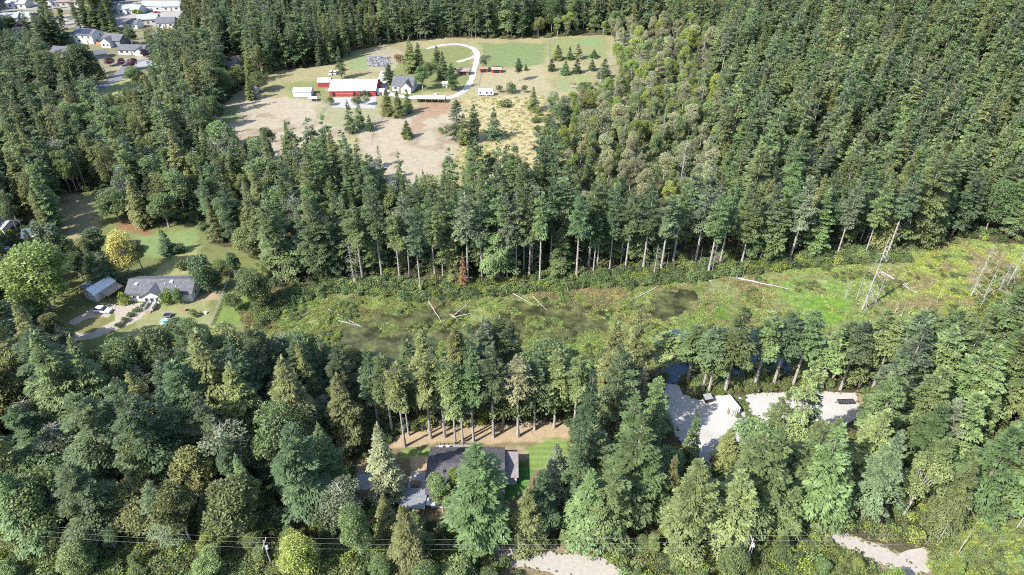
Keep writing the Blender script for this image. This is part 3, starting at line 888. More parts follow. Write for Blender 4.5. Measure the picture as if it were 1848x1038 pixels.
# --- trees in and around the clearings, one by one
for a in [
    ('cedar0', 735, 249, 217, 'olive', 26, 'small olive cedar alone in the bare brown paddock'),
    ('shrub0', 796, 241, 230, 'lime', 12, 'small round green bush alone in the brown paddock'),
    ('fir3', 826, 255, 180, 'dark', 42, 'broad dark fir at the right edge of the bare paddock'),
    ('fir2', 856, 255, 188, 'mid', 28, 'narrow fir beside the broad dark one at the paddock edge'),
    ('young0', 838, 262, 205, 'olive', 28, 'smaller olive fir in front of the pair at the paddock edge'),
    ('young1', 892, 252, 195, 'blue', 30, 'blue-green fir standing in the golden grass by the travel trailer'),
    ('tall1', 936, 146, 105, 'dark', 16, 'thin crooked fir standing alone in the pasture behind the white trailer'),
    ('young0', 949, 127, 115, 'dark', 9, 'tiny young fir in the open green pasture'),
    ('young1', 995, 128, 105, 'dark', 17, 'leftmost small fir of the planted cluster in the green field'),
    ('young0', 1020, 134, 110, 'mid', 24, 'bushy fir second from left in the field cluster'),
    ('young1', 1041, 132, 104, 'dark', 18, 'pointed fir in the middle of the field cluster'),
    ('young0', 1068, 127, 107, 'dark', 18, 'small dark fir right of the middle of the field cluster'),
    ('young0', 1090, 142, 106, 'dark', 30, 'largest dark fir at the right end of the field cluster'),
    ('cedar1', 1006, 108, 80, 'olive', 24, 'olive cedar at the back left of the field cluster'),
    ('cedar1', 1042, 106, 78, 'pale', 24, 'pale cedar at the back of the field cluster'),
    ('young1', 1028, 108, 84, 'dark', 14, 'slim dark fir between two cedars at the back of the field'),
    ('young0', 1072, 104, 90, 'dark', 18, 'small fir behind the field cluster near the pale snags'),
    ('cedar0', 962, 201, 156, 'olive', 28, 'olive cedar in the middle of the golden grass'),
    ('snag1', 984, 192, 148, 'grey', None, 'bare grey tree beside the olive cedar in golden grass'),
    ('alder0', 998, 216, 164, 'mid', 26, 'leafy tree right of the bare grey tree in golden grass'),
    ('shrub0', 922, 168, 150, 'dark', 20, 'dark low bush right of the white travel trailer'),
    ('shrub1', 900, 168, 157, 'olive', 16, 'olive bush touching the right end of the white travel trailer'),
    ('shrub1', 946, 168, 157, 'olive', 14, 'dry olive bush well right of the travel trailer'),
    ('shrub0', 912, 192, 180, 'olive', 26, 'flat olive bush below the travel trailer in golden grass'),
    ('shrub0', 965, 222, 209, 'light', 14, 'small light green bush on the golden grass'),
    ('cedar1', 988, 257, 215, 'olive', 40, 'wide spreading olive cedar at the foot of the golden grass'),
    ('alder1', 877, 127, 97, 'grey', 24, 'thin grey-green tree just right of the loop drive'),
    ('cedar0', 700, 208, 160, 'olive', 30, 'left one of the olive cedars in front of the farmhouse'),
    ('cedar1', 720, 212, 163, 'olive', 26, 'middle one of the olive cedars in front of the farmhouse'),
    ('cedar0', 737, 203, 162, 'mid', 22, 'right one of the olive cedars in front of the farmhouse'),
    ('young0', 650, 230, 178, 'mid', 22, 'fir at the lower edge of the barn paddock'),
    ('young1', 634, 240, 182, 'dark', 24, 'darker fir left of the one below the barn pad'),
    ('alder1', 660, 190, 172, 'light', 18, 'small leafy tree on the concrete pad before the barn'),
    ('young0', 668, 236, 208, 'dark', 18, 'short dark fir below the barn at the dirt paddock'),
    ('broad1', 763, 162, 118, 'mid', 30, 'dense dark green tree right of the grey-roofed farmhouse'),
    ('fir0', 704, 152, 114, 'dark', 26, 'dark tree left of the grey-roofed farmhouse'),
    ('fir0', 617, 142, 84, 'dark', 22, 'lone dark fir behind the white barn roof'),
    ('cedar0', 742, 130, 68, 'olive', 36, 'tall olive cedar behind the farmhouse'),
    ('cedar1', 757, 128, 76, 'olive', 26, 'olive cedar between farmhouse and loop drive'),
    ('fir2', 790, 132, 82, 'mid', 24, 'fir on the left of the loop drive island'),
    ('broad2', 776, 148, 108, 'olive', 26, 'olive broadleaf tree behind the carport row'),
    ('cedar0', 800, 142, 92, 'mid', 28, 'fir in the middle of the loop drive island'),
    ('fir0', 816, 163, 112, 'mid', 26, 'dense fir at the front of the loop drive island'),
    ('shrub0', 722, 112, 98, 'rust', 22, 'rusty orange bush behind the farmhouse'),
    ('shrub0', 660, 175, 162, 'grey', 14, None),
    ('broad0', 432, 160, 120, 'olive', 34, 'rounded olive tree below the two round tanks'),
    ('broad2', 470, 165, 128, 'olive', 34, 'rounded olive tree at the left end of the farm field'),
    ('cedar1', 455, 180, 135, 'olive', 24, 'olive cedar beside the little grey-roofed cottage'),
    ('fir0', 62, 78, 20, 'dark', 26, None), ('fir1', 78, 82, 22, 'blue', 26, None), ('fir2', 93, 84, 18, 'dark', 28, None), ('fir0', 108, 82, 20, 'dark', 26, None), ('fir3', 122, 80, 28, 'dark', 26, None),
    ('fir1', 146, 52, 4, 'blue', 26, None), ('fir0', 162, 54, 6, 'dark', 26, None), ('fir2', 178, 56, 3, 'dark', 26, None), ('fir0', 194, 58, 10, 'dark', 26, None), ('fir3', 208, 62, 26, 'mid', 22, None),
    ('broad1', 150, 505, 455, 'dark', 46, 'dark broad tree squeezed between the bright maple and the white shed'),
    ('broad2', 158, 470, 430, 'olive', 40, None), ('shrub0', 350, 520, 505, 'dark', 20, None), ('shrub0', 250, 503, 492, 'mid', 22, None),
    ('broad0', 400, 500, 470, 'olive', 36, None), ('shrub0', 300, 600, 588, 'mid', 26, None), ('shrub1', 352, 570, 560, 'olive', 18, None), ('broad2', 425, 560, 530, 'mid', 30, None),
    ('shrub0', 645, 186, 172, 'olive', 20, 'scrubby olive bush left of the concrete pad'),
    ('shrub1', 595, 190, 178, 'grey', 18, 'grey scrub beside the small white canopy'),
    # homestead on the left
    ('egg0', 377, 529, 459, 'dark', 40, 'egg-shaped dark evergreen right of the grey-roofed home'),
    ('egg0', 392, 522, 490, 'dark', 26, 'low dark evergreen beside the big egg-shaped one'),
    ('young0', 304, 459, 414, 'blue', 34, 'pointed fir alone on the lawn behind the home'),
    ('shrub0', 325, 456, 440, 'dark', 24, 'dark bush beside the pointed fir on the lawn'),
    ('shrub0', 304, 548, 522, 'lime', 24, 'round yellow-green shrub at the front of the home'),
    ('poplar0', 325, 549, 519, 'mid', 16, 'slim columnar evergreen at the front of the home'),
    ('shrub0', 226, 549, 530, 'lime', 20, 'round shrub left of the home front steps'),
    ('broad0', 95, 560, 452, 'bright', 118, 'huge bright green maple left of the white shed'),
    ('broad2', 40, 590, 545, 'light', 90, 'light green maple at the left picture edge below the big maple'),
    ('broad0', 237, 500, 424, 'yellow', 58, 'golden yellow autumn maple behind the home'),
    ('broad3', 258, 487, 430, 'olive', 34, 'olive tree touching the golden autumn maple'),
    ('cedar0', 180, 512, 442, 'mid', 46, 'dense green cedar left of the golden autumn maple'),
    ('fir3', 200, 515, 455, 'blue', 44, 'fir right behind the white shed'),
    ('broad1', 185, 470, 412, 'dark', 50, 'round dark tree above the white shed'),
    ('broad0', 465, 556, 492, 'light', 68, 'light green round tree at the right end of the home lawn'),
    ('broad1', 432, 520, 455, 'dark', 30, 'dark leafy tree at the top of the white fence'),
    ('shrub0', 332, 486, 470, 'mid', 26, 'spiky bush on the dry lawn behind the home'),
    ('shrub0', 230, 512, 498, 'dark', 30, None),
    ('shrub0', 292, 508, 500, 'rust', 16, None),
    ('egg0', 322, 612, 580, 'dark', 46, 'dark rounded bush tree below the trampoline'),
    ('poplar0', 128, 500, 398, 'grey', 26, 'tall grey-green poplar behind the big maple, right one'),
    ('poplar0', 108, 500, 392, 'grey', 26, 'tall grey-green poplar behind the big maple, left one'),
    ('poplar0', 145, 498, 420, 'light', 22, 'light green poplar leaning right beside the grey-green poplars'),
    ('broad0', 215, 398, 345, 'light', 66, 'bushy light green tree above the small tan meadow'),
    ('cedar1', 262, 408, 318, 'olive', 52, 'tall olive cedar at the top of the green lawn'),
    ('broad1', 305, 410, 350, 'light', 56, 'light green tree right of the olive cedar by the lawn'),
    # neighbourhood
    ('broad0', 200, 119, 104, 'purple', 20, 'left one of the purple plum trees by the street'),
    ('broad0', 221, 119, 106, 'purple', 16, 'middle one of the purple plum trees by the street'),
    ('broad2', 242, 126, 104, 'purple', 20, 'right one of the purple plum trees by the street'),
    ('broad2', 262, 104, 88, 'purple', 14, 'small purple tree at the end of the long grey roof'),
    ('broad0', 42, 62, 43, 'purple', 22, 'dark purple tree among the far left houses'),
    ('broad1', 168, 168, 78, 'dark', 62, 'large round dark tree on the near side of the street'),
    ('broad0', 140, 172, 98, 'mid', 44, None),
    ('broad0', 250, 158, 122, 'mid', 38, 'round green tree at the inner side of the street bend'),
    ('broad0', 25, 60, 30, 'light', 30, 'light green round tree among the far left houses'),
    ('broad2', 250, 30, 16, 'lime', 18, 'small yellow-green tree between the farthest houses'),
    ('broad1', 240, 82, 50, 'mid', 26, 'leafy tree behind the long grey-roofed house'),
    # around the dark-roofed house
    ('cedar1', 702, 905, 765, 'pale', 76, 'pale feathery cedar at the left of the dark-roofed house'),
    ('fir0', 868, 985, 800, 'mid', 140, 'huge spreading fir standing before the dark-roofed house'),
    ('broad3', 800, 925, 862, 'light', 52, 'light green leafy tree at the front of the dark roof'),
    ('broad1', 823, 905, 845, 'lime', 34, 'yellow-tinged leafy tree against the dark roof'),
    ('cedar0', 742, 1030, 912, 'olive', 88, 'olive cedar in front of the house driveway'),
    ('broad1', 700, 915, 875, 'mid', 34, 'bright green shrub-like tree left of the patio'),
    ('broad0', 652, 1010, 920, 'mid', 60, None),
    ('fir1', 975, 960, 850, 'dark', 70, None),
    ('cedar0', 950, 985, 880, 'olive', 80, 'olive cedar just right of the huge spreading fir'),
    ('cedar1', 1000, 900, 800, 'grey', 62, None),
    ('fir1', 1060, 900, 770, 'dark', 100, 'broad dark fir right of the mown green lawn'),
    ('fir3', 1090, 980, 850, 'mid', 110, None),
    # gravel yard
    ('fir3', 1405, 855, 645, 'light', 86, 'tall fir standing between the two gravel yards'),
    ('young1', 1240, 838, 745, 'mid', 40, 'fir on the left rim of the gravel yard'),
    ('cedar1', 1305, 835, 772, 'olive', 54, 'olive fir at the front edge of the gravel yard'),
    ('fir0', 1150, 760, 655, 'pale', 40, 'pale feathery fir left of the gravel lane'),
    ('fir1', 1225, 1000, 830, 'olive', 100, 'large olive fir below the gravel yard lane'),
    ('fir3', 1300, 990, 850, 'light', 110, None),
    ('fir1', 1545, 870, 740, 'light', 80, None),
    ('fir1', 1640, 860, 730, 'mid', 90, None),
    ('fir1', 1378, 850, 705, 'mid', 62, None),
    ('fir0', 1428, 838, 690, 'blue', 56, None),
    ('fir3', 1440, 880, 760, 'light', 80, None),
    ('fir2', 1820, 940, 770, 'light', 110, None),
    ('fir1', 1740, 930, 770, 'mid', 100, None),
    ('cedar0', 1690, 955, 830, 'olive', 80, None),
]:
    p_, u_, v_, vt_, tone_, w_, lab_ = a
    tree_at(p_, u_, v_, vt_, tone_, w_, lab_)

# --- the rows of lifted crowns whose bare stems show
for u, v, vt, tone in [(731, 806, 655, 'olive'), (738, 786, 650, 'mid'), (777, 791, 640, 'olive'), (803, 789, 650, 'mid'), (822, 801, 650, 'light'), (835, 799, 660, 'mid'),
                       (855, 798, 655, 'mid'), (891, 789, 625, 'dark'), (935, 788, 640, 'pale'), (1000, 772, 630, 'olive'), (965, 776, 640, 'dark'), (708, 782, 640, 'mid'), (684, 772, 632, 'dark'), (1035, 778, 640, 'mid')]:
    tree_at('tall%d' % RNG.randint(3), u, v, vt, tone, RNG.uniform(46, 62))
for u, v, vt in [(655, 507, 370), (690, 502, 340), (722, 508, 385), (760, 529, 375), (845, 514, 350), (870, 509, 365), (915, 509, 350), (932, 506, 340), (955, 503, 355),
                 (974, 510, 345), (945, 490, 330), (960, 486, 325), (1013, 474, 320), (1018, 476, 330), (993, 481, 320), (1040, 504, 350), (1062, 481, 330), (1078, 479, 325), (1100, 486, 335),
                 (1128, 488, 340), (1160, 488, 345), (1192, 491, 350), (1215, 471, 330), (1254, 475, 335), (1278, 492, 350), (1337, 478, 345), (1300, 470, 330), (1372, 470, 330), (1425, 468, 320),
                 (1470, 455, 310), (1405, 462, 320), (1510, 462, 320), (1560, 462, 318), (1600, 462, 310), (800, 505, 350), (785, 495, 340), (825, 498, 345), (740, 500, 350)]:
    tree_at('tall%d' % RNG.randint(3), u, v, vt, ['mid', 'grey', 'mid', 'dark', 'blue'][RNG.randint(5)], RNG.uniform(34, 48))
for u, v, vt in [(1267, 706, 590), (1279, 707, 600), (1308, 709, 555), (1240, 691, 585), (1195, 680, 600), (1479, 703, 590), (1516, 704, 580), (1550, 698, 560), (1572, 708, 570), (1600, 719, 560),
                 (1612, 730, 585), (1649, 748, 590), (1668, 730, 580), (1500, 690, 580), (1360, 700, 570), (1395, 695, 565), (1430, 698, 560), (1700, 740, 600)]:
    tree_at('tall%d' % RNG.randint(3), u, v, vt, ['mid', 'light', 'mid', 'blue'][RNG.randint(4)], RNG.uniform(52, 72))

# --- dead trees
for p_, u, v, vt, lab in [
    ('snag0', 1556, 560, 428, 'tallest bleached dead tree standing in the marsh with many side branches'),
    ('snag1', 1580, 546, 474, 'bleached dead tree beside the tallest one in the marsh'),
    ('snag0', 1524, 540, 500, 'short bushy dead tree left of the tallest dead tree'),
    ('snag2', 1545, 541, 482, 'thin bare pole between the bushy dead tree and the tallest one'),
    ('snag0', 1752, 535, 438, 'dense grey dead tree at the right of the yellow marsh grass'),
    ('snag1', 1772, 545, 478, None), ('snag1', 1795, 488, 450, None), ('snag0', 1815, 520, 436, None), ('snag0', 1800, 530, 470, None),
    ('snag2', 1765, 562, 510, None), ('snag2', 1775, 572, 545, None), ('snag2', 1690, 545, 505, None), ('snag3', 1615, 565, 535, None), ('snag3', 1628, 566, 545, None), ('snag3', 1640, 568, 545, None),
    ('snag2', 1673, 560, 530, None), ('snag2', 1425, 472, 395, None), ('snag2', 1471, 455, 400, None), ('snag2', 1337, 484, 448, None), ('snag2', 1325, 470, 440, None), ('snag2', 1312, 524, 488, None),
    ('snag2', 1340, 500, 472, None), ('snag0', 1375, 545, 545 - 22, None), ('snag1', 1740, 448, 428, None), ('snag2', 1202, 491, 455, None), ('snag2', 1262, 478, 446, None), ('snag2', 1247, 478, 450, None),
    ('snag1', 1345, 340, 285, 'bare dead tree sticking out of the wooded slope, left of centre right'), ('snag0', 1360, 345, 300, None), ('snag1', 1405, 250, 195, None), ('snag1', 1430, 260, 205, None),
    ('snag1', 1750, 350, 290, 'leaning bare dead tree on the right of the wooded slope'), ('snag1', 1800, 350, 300, None), ('snag1', 1825, 70, 38, None), ('snag0', 1680, 90, 62, None), ('snag1', 1610, 62, 35, None),
    ('snag0', 1082, 170, 120, None), ('snag1', 1110, 90, 45, None), ('snag1', 1122, 95, 50, None), ('snag1', 1135, 88, 42, None), ('snag1', 1150, 92, 50, None), ('snag0', 1100, 120, 70, None), ('snag1', 1004, 92, 55, None),
    ('snag1', 990, 190, 150, None), ('snag1', 1075, 250, 200, None), ('snag0', 1230, 320, 245, 'wide bare grey dead tree right of the light alder thicket'), ('snag1', 1195, 250, 190, None), ('snag1', 1060, 270, 215, None),
    ('snag2', 1687, 985, 1000 - 60, None), ('snag1', 1830, 960, 885, 'leaning bleached dead tree at the right picture edge above the brambles'), ('snag2', 1725, 1005, 940, None),
    ('snag2', 1345, 1030, 975, None), ('snag0', 640, 515, 430, 'half dead tree with grey lower branches at the marsh edge'), ('snag1', 240, 320, 270, None), ('snag1', 225, 370, 310, None), ('snag1', 55, 600, 560, None),
    ('snag1', 470, 700, 620, None), ('snag1', 390, 790, 705, None), ('snag1', 1285, 490, 420, None), ('snag1', 1180, 500, 440, None), ('snag2', 838, 515, 455, None),
]:
    tree_at(p_, u, v, vt, 'grey', None, lab)
tree_at('young1', 837, 520, 458, 'rust', 20, 'rust-brown dead fir between bare stems at the marsh edge')
tree_at('broad0', 1745, 84, 46, 'rust', 20, 'small orange-red tree high on the wooded slope')
tree_at('young1', 1350, 215, 178, 'rust', 12, 'thin rusty dying fir on the left of the wooded slope')

# --- what must stay open to view: clearings as the photograph shows them
KEEP = [
    [(405, 245), (410, 205), (455, 180), (500, 140), (530, 133), (600, 128), (650, 100), (700, 95), (730, 92), (808, 84), (870, 80), (950, 80), (1085, 68), (1100, 105), (1110, 140), (1050, 150), (1000, 172),
     (980, 200), (945, 235), (985, 262), (905, 255), (870, 235), (815, 245), (800, 290), (745, 312), (742, 275), (700, 262), (675, 262), (655, 228), (600, 222), (560, 190), (530, 225), (490, 200), (445, 250)],
    [(130, 76), (132, 50), (172, 55), (200, 55), (222, 60), (222, 75), (262, 75), (270, 95), (262, 125), (240, 150), (180, 166), (165, 165), (195, 135), (197, 120), (175, 100), (140, 100), (90, 100), (86, 86)],
    [(0, 0), (60, 0), (75, 20), (60, 48), (0, 50)], [(85, 0), (140, 0), (140, 12), (85, 12)], [(86, 84), (140, 80), (140, 106), (92, 108)], [(52, 56), (68, 54), (66, 66), (50, 66)],
    [(205, 2), (262, 0), (330, 0), (325, 42), (262, 45), (212, 35)], [(0, 18), (45, 20), (60, 30), (0, 44)], [(108, 0), (140, 0), (140, 9), (108, 9)],
    [(0, 405), (10, 420), (45, 430), (40, 455), (0, 462)], [(58, 420), (75, 415), (78, 435), (60, 440)],
    [(105, 365), (165, 362), (172, 378), (155, 400), (152, 425), (160, 432), (120, 400)],
    [(268, 424), (350, 418), (358, 432), (360, 470), (330, 492), (275, 495), (262, 470), (300, 455), (270, 440)],
    [(52, 248), (60, 242), (78, 245), (80, 255), (56, 260)],
    [(408, 106), (440, 102), (440, 124), (408, 126)], [(445, 154), (464, 152), (462, 172), (445, 172)],
    [(155, 510), (215, 508), (232, 505), (345, 502), (355, 480), (360, 540), (395, 530), (410, 478), (420, 480), (415, 540), (445, 545), (460, 565), (430, 575), (380, 588), (330, 578), (265, 594), (215, 600),
     (150, 608), (132, 608), (130, 590), (150, 570), (190, 545), (160, 540)],
    [(165, 658), (200, 655), (206, 690), (178, 692)],
    [(460, 572), (520, 548), (600, 525), (700, 528), (760, 538), (850, 528), (960, 522), (1050, 512), (1150, 512), (1280, 500), (1420, 482), (1500, 475), (1640, 475), (1700, 452), (1740, 440), (1785, 470), (1848, 470),
     (1848, 530), (1770, 560), (1720, 540), (1680, 552), (1600, 558), (1560, 585), (1510, 590), (1440, 570), (1380, 575), (1330, 545), (1290, 548), (1240, 582), (1200, 560), (1150, 552), (1130, 565), (1090, 582),
     (1020, 575), (940, 582), (870, 560), (830, 595), (790, 568), (740, 595), (690, 645), (620, 622), (560, 598), (480, 600)],
    [(1200, 625), (1225, 612), (1258, 625), (1255, 672), (1215, 700), (1196, 690)],
    [(1198, 700), (1232, 712), (1265, 718), (1300, 714), (1338, 716), (1345, 745), (1372, 760), (1372, 785), (1335, 792), (1288, 800), (1268, 830), (1250, 815), (1240, 770), (1210, 750)],
    [(1430, 712), (1545, 712), (1548, 745), (1500, 750), (1440, 745)], [(1345, 712), (1372, 712), (1372, 730), (1350, 745)], [(1465, 790), (1490, 788), (1488, 828), (1470, 832)],
    [(1598, 762), (1642, 752), (1645, 772), (1600, 776)],
    [(735, 770), (800, 768), (900, 776), (1020, 772), (1008, 800), (985, 826), (948, 836), (955, 852), (940, 882), (912, 884), (912, 820), (820, 830), (790, 870), (768, 896), (765, 925), (728, 905), (738, 850), (740, 812)],
    [(645, 850), (690, 850), (690, 872), (650, 876)], [(725, 892), (788, 892), (788, 912), (765, 925), (725, 910)],
    [(908, 996), (960, 1000), (1080, 1018), (1100, 1040), (1000, 1040), (905, 1008)],
    [(1525, 975), (1560, 985), (1610, 1005), (1640, 990), (1672, 990), (1670, 1030), (1610, 1036), (1560, 1010), (1520, 988)],
]
FARM_OPEN = [(395, 262), (400, 190), (440, 160), (500, 128), (600, 118), (640, 92), (720, 76), (810, 68), (950, 70), (1085, 64), (1110, 145), (1050, 155), (1010, 180), (1005, 270), (980, 330),
        (900, 345), (740, 360), (640, 330), (560, 300), (480, 290)]
HOME_OPEN = [(100, 350), (175, 345), (250, 405), (360, 405), (380, 440), (430, 450), (470, 470), (490, 520), (480, 590), (400, 612), (250, 622), (100, 622), (90, 580), (135, 500), (140, 450), (130, 430)]
NOBASE = [MARSH, FARM_OPEN, HOME_OPEN]                      # no self-sown tree stands here
KEEPA = [np.array(k, float) for k in KEEP]
BIG = [(m['x'], m['y'], 2.4 if m['p'][:4] in ('tall', 'snag') else 3.6) for m in TREES]
BUILDINGS_PX = [(595, 175, 16), (730, 170, 12), (290, 545, 12), (840, 880, 15), (700, 880, 6), (1490, 800, 8)]
for u, v, r in BUILDINGS_PX:
    BIG.append((*G(u, v), r))
BIG = np.array(BIG)


def mix_for(u, v):
    """kinds that grow around photograph place (u, v): list of (prototype family, tone, weight)"""
    if v > 985:
        return [('broad', 'light', .35), ('broad', 'lime', .2), ('broad', 'mid', .25), ('young', 'mid', .1), ('broad', 'olive', .1)]
    if 1000 < u < 1290 and 60 < v < 420:
        return [('alder', 'pale', .24), ('alder', 'lime', .12), ('alder', 'light', .18), ('broad', 'lime', .12), ('broad', 'pale', .08), ('broad', 'light', .06), ('snag', 'grey', .08), ('fir', 'mid', .07), ('cedar', 'olive', .05)]
    if u > 1200 and v < 470:
        return [('fir', 'mid', .38), ('fir', 'blue', .20), ('fir', 'light', .22), ('fir', 'dark', .04), ('cedar', 'olive', .10), ('broad', 'mid', .02), ('snag', 'grey', .025), ('tall', 'grey', .02)]
    if u < 560 and 200 < v < 470:
        return [('fir', 'mid', .2), ('cedar', 'olive', .22), ('alder', 'grey', .14), ('alder', 'light', .12), ('broad', 'light', .08), ('fir', 'dark', .12), ('broad', 'olive', .1), ('snag', 'grey', .02)]
    if v < 200:
        return [('fir', 'dark', .42), ('fir', 'blue', .12), ('cedar', 'olive', .16), ('fir', 'mid', .18), ('broad', 'olive', .06), ('broad', 'mid', .06)]
    if v < 560:
        return [('fir', 'mid', .35), ('fir', 'dark', .2), ('tall', 'mid', .12), ('fir', 'blue', .12), ('cedar', 'olive', .14), ('alder', 'grey', .04), ('broad', 'light', .03)]
    if u < 700:
        return [('fir', 'dark', .30), ('fir', 'blue', .12), ('broad', 'mid', .14), ('cedar', 'olive', .14), ('broad', 'olive', .12), ('alder', 'grey', .06), ('cedar', 'mid', .12)]
    if u > 1280:
        return [('fir', 'light', .36), ('fir', 'mid', .24), ('fir', 'blue', .12), ('cedar', 'light', .12), ('fir', 'grey', .1), ('broad', 'light', .06)]
    return [('fir', 'mid', .3), ('fir', 'grey', .1), ('fir', 'dark', .2), ('cedar', 'olive', .22), ('broad', 'mid', .1), ('cedar', 'light', .08)]


NP = {'fir': 7, 'tall': 3, 'cedar': 2, 'young': 2, 'broad': 4, 'alder': 2, 'snag': 3}
cand = []
yy = 40.0
while yy < 640:
    sp_ = 6.8 if yy < 160 else (6.2 if yy < 230 else 5.9)
    half = (yy * cp + HCAM * sp) * 924 / F + 30
    xx = -half + RNG.rand() * sp_
    while xx < half:
        cand.append((xx + RNG.uniform(-.55, .55) * sp_, yy + RNG.uniform(-.55, .55) * sp_))
        xx += sp_
    yy += sp_ * 0.88
cand = np.array(cand)
cz = hill(cand[:, 0], cand[:, 1])
CU, CV, _ = proj(cand[:, 0], cand[:, 1], cz)
okb = np.ones(len(cand), bool)
for pz in NOBASE:
    okb &= ~inpoly(CU, CV, pz)
for bx, by, br in BIG:
    okb &= (cand[:, 0] - bx) ** 2 + (cand[:, 1] - by) ** 2 > br * br
# roads and yards stay free of trees too
for pz in ([(1195, 690), (1350, 700), (1560, 700), (1560, 760), (1500, 850), (1440, 840), (1300, 830), (1285, 890), (1255, 890), (1195, 760)], YARD,
           [(880, 980), (1080, 1005), (1150, 1080), (1000, 1080), (900, 1015)], [(1480, 950), (1700, 985), (1700, 1060), (1600, 1060), (1500, 985)],
           [(250, 108), (290, 100), (250, 150), (150, 190), (110, 185), (190, 140)], [(1190, 590), (1420, 600), (1440, 670), (1200, 700)]):
    okb &= ~inpoly(CU, CV, pz)

AX = np.linspace(0.0, 1.0, 9)
nplanted = 0
for i in np.nonzero(okb)[0]:
    x, y = cand[i]; z = float(cz[i]); u, v = float(CU[i]), float(CV[i])
    if RNG.rand() < 0.05 + 0.10 * float(vnoise(np.array([x]), np.array([y]), 11, 2, 40.0)[0] > 0.62): continue
    # a soft gradient of height through the wood
    hn = float(vnoise(np.array([x]), np.array([y]), 28, 2, 9.1)[0])
    mx_ = mix_for(u, v)
    k = RNG.choice(len(mx_), p=np.array([m[2] for m in mx_]) / sum(m[2] for m in mx_))
    fam, tone, _w = mx_[k]
    if fam in ('broad', 'alder'): h0 = RNG.uniform(12, 19)
    elif fam == 'snag': h0 = RNG.uniform(13, 20)
    elif fam == 'cedar': h0 = RNG.uniform(18, 25)
    elif fam == 'young': h0 = RNG.uniform(8, 13)
    else: h0 = RNG.uniform(20, 28) + (hn - 0.5) * 10
    if v > 985: h0 = RNG.uniform(3.5, 9)
    elif v > 950: h0 = min(h0, RNG.uniform(12, 22))
    if u < 270 and 555 < v < 690: h0 = min(h0, RNG.uniform(7, 12))
    if u > 1640 and v > 1000 - (u - 1640) * 0.5: h0 = min(h0, RNG.uniform(3, 7)); fam, tone = 'broad', 'lime'
    thicket = 1000 < u < 1290 and 60 < v < 420
    if thicket:
        if RNG.rand() < 0.30: continue
        h0 = min(h0, RNG.uniform(8, 16))
    elif 630 < v < 790 and fam not in ('broad', 'alder'): h0 = RNG.uniform(24, 32)
    elif fam in ('fir', 'cedar') and v < 930: h0 *= RNG.choice([1, 1, 0.6, 0.75, 0.88, 1.16])
    n_ = RNG.randint(NP[fam])
    if fam == 'fir': n_ = RNG.randint(4) if y < 215 else 4 + RNG.randint(3)
    near = float(S((230 - y) / 110.0))
    rad0 = RNG.uniform(0.74, 1.3) * (0.95 + 0.27 * near)
    done = False
    for fct in (1.0, 0.93, 0.86, 0.79, 0.7, 0.6, 0.5, 0.42):
        h = h0 * fct
        if fct < 1 and RNG.rand() < 0.12: break
        if h < 4.0 and v <= 930: break
        pr_ = PROTO['%s%d' % (fam, n_)]
        R = pr_['R'] / pr_['H'] * h * rad0
        hz = z + AX * h
        pu, pv, dep = proj(np.full(9, x), np.full(9, y), hz)
        hw = F * R * np.clip(1.15 - AX, 0, 1) / dep * 0.95
        su = np.concatenate([pu, pu - hw, pu + hw]); sv = np.concatenate([pv, pv, pv])
        bad = 0
        for kp in KEEPA:
            if kp[:, 0].min() > su.max() or kp[:, 0].max() < su.min() or kp[:, 1].min() > sv.max() or kp[:, 1].max() < sv.min(): continue
            bad += int(inpoly(su, sv, kp).sum())
            if bad > 1: break
        if bad <= 1:
            done = True; break
    if not done: continue
    if fct < 0.6 and fam in ('fir', 'tall', 'cedar'):
        fam = 'young'; n_ = RNG.randint(2)
    plant('%s%d' % (fam, n_), x, y, h, tone, rad0)
    nplanted += 1

# ------------------------------------------------------------------ which trees are single objects, which are far woods
for t in TREES:
    u, v, dep = proj(t['x'], t['y'], t['z'])
    ut, vt, dt = proj(t['x'], t['y'], t['z'] + t['h'])
    t['u'], t['v'], t['ut'], t['vt'] = float(u), float(v), float(ut), float(vt)
    t['fam'] = t['p'].rstrip('0123456789')
    t['inview'] = (-15 < t['ut'] < 1863) and (-5 < t['v']) and t['vt'] < 1035
    t['size'] = F * t['h'] / float(dt)
OBJ_LIMIT = {'fir_tree': 298, 'cedar_tree': 200, 'broadleaf_tree': 290, 'dead_tree': 120, 'poplar_tree': 20, 'yew_tree': 20, 'shrub': 60}
byname = {}
for t in TREES:
    byname.setdefault(KINDWORD[t['fam']][0], []).append(t)
single = []; mass = {}
for nm, lst in byname.items():
    lst.sort(key=lambda t: (-(t['label'] is not None), -(t['inview']), -(t['size'] + (60 if t['force'] else 0))))
    lim = OBJ_LIMIT[nm]
    for k, t in enumerate(lst):
        if t['inview'] and k < lim: single.append(t)
        else: mass.setdefault(nm, []).append(t)

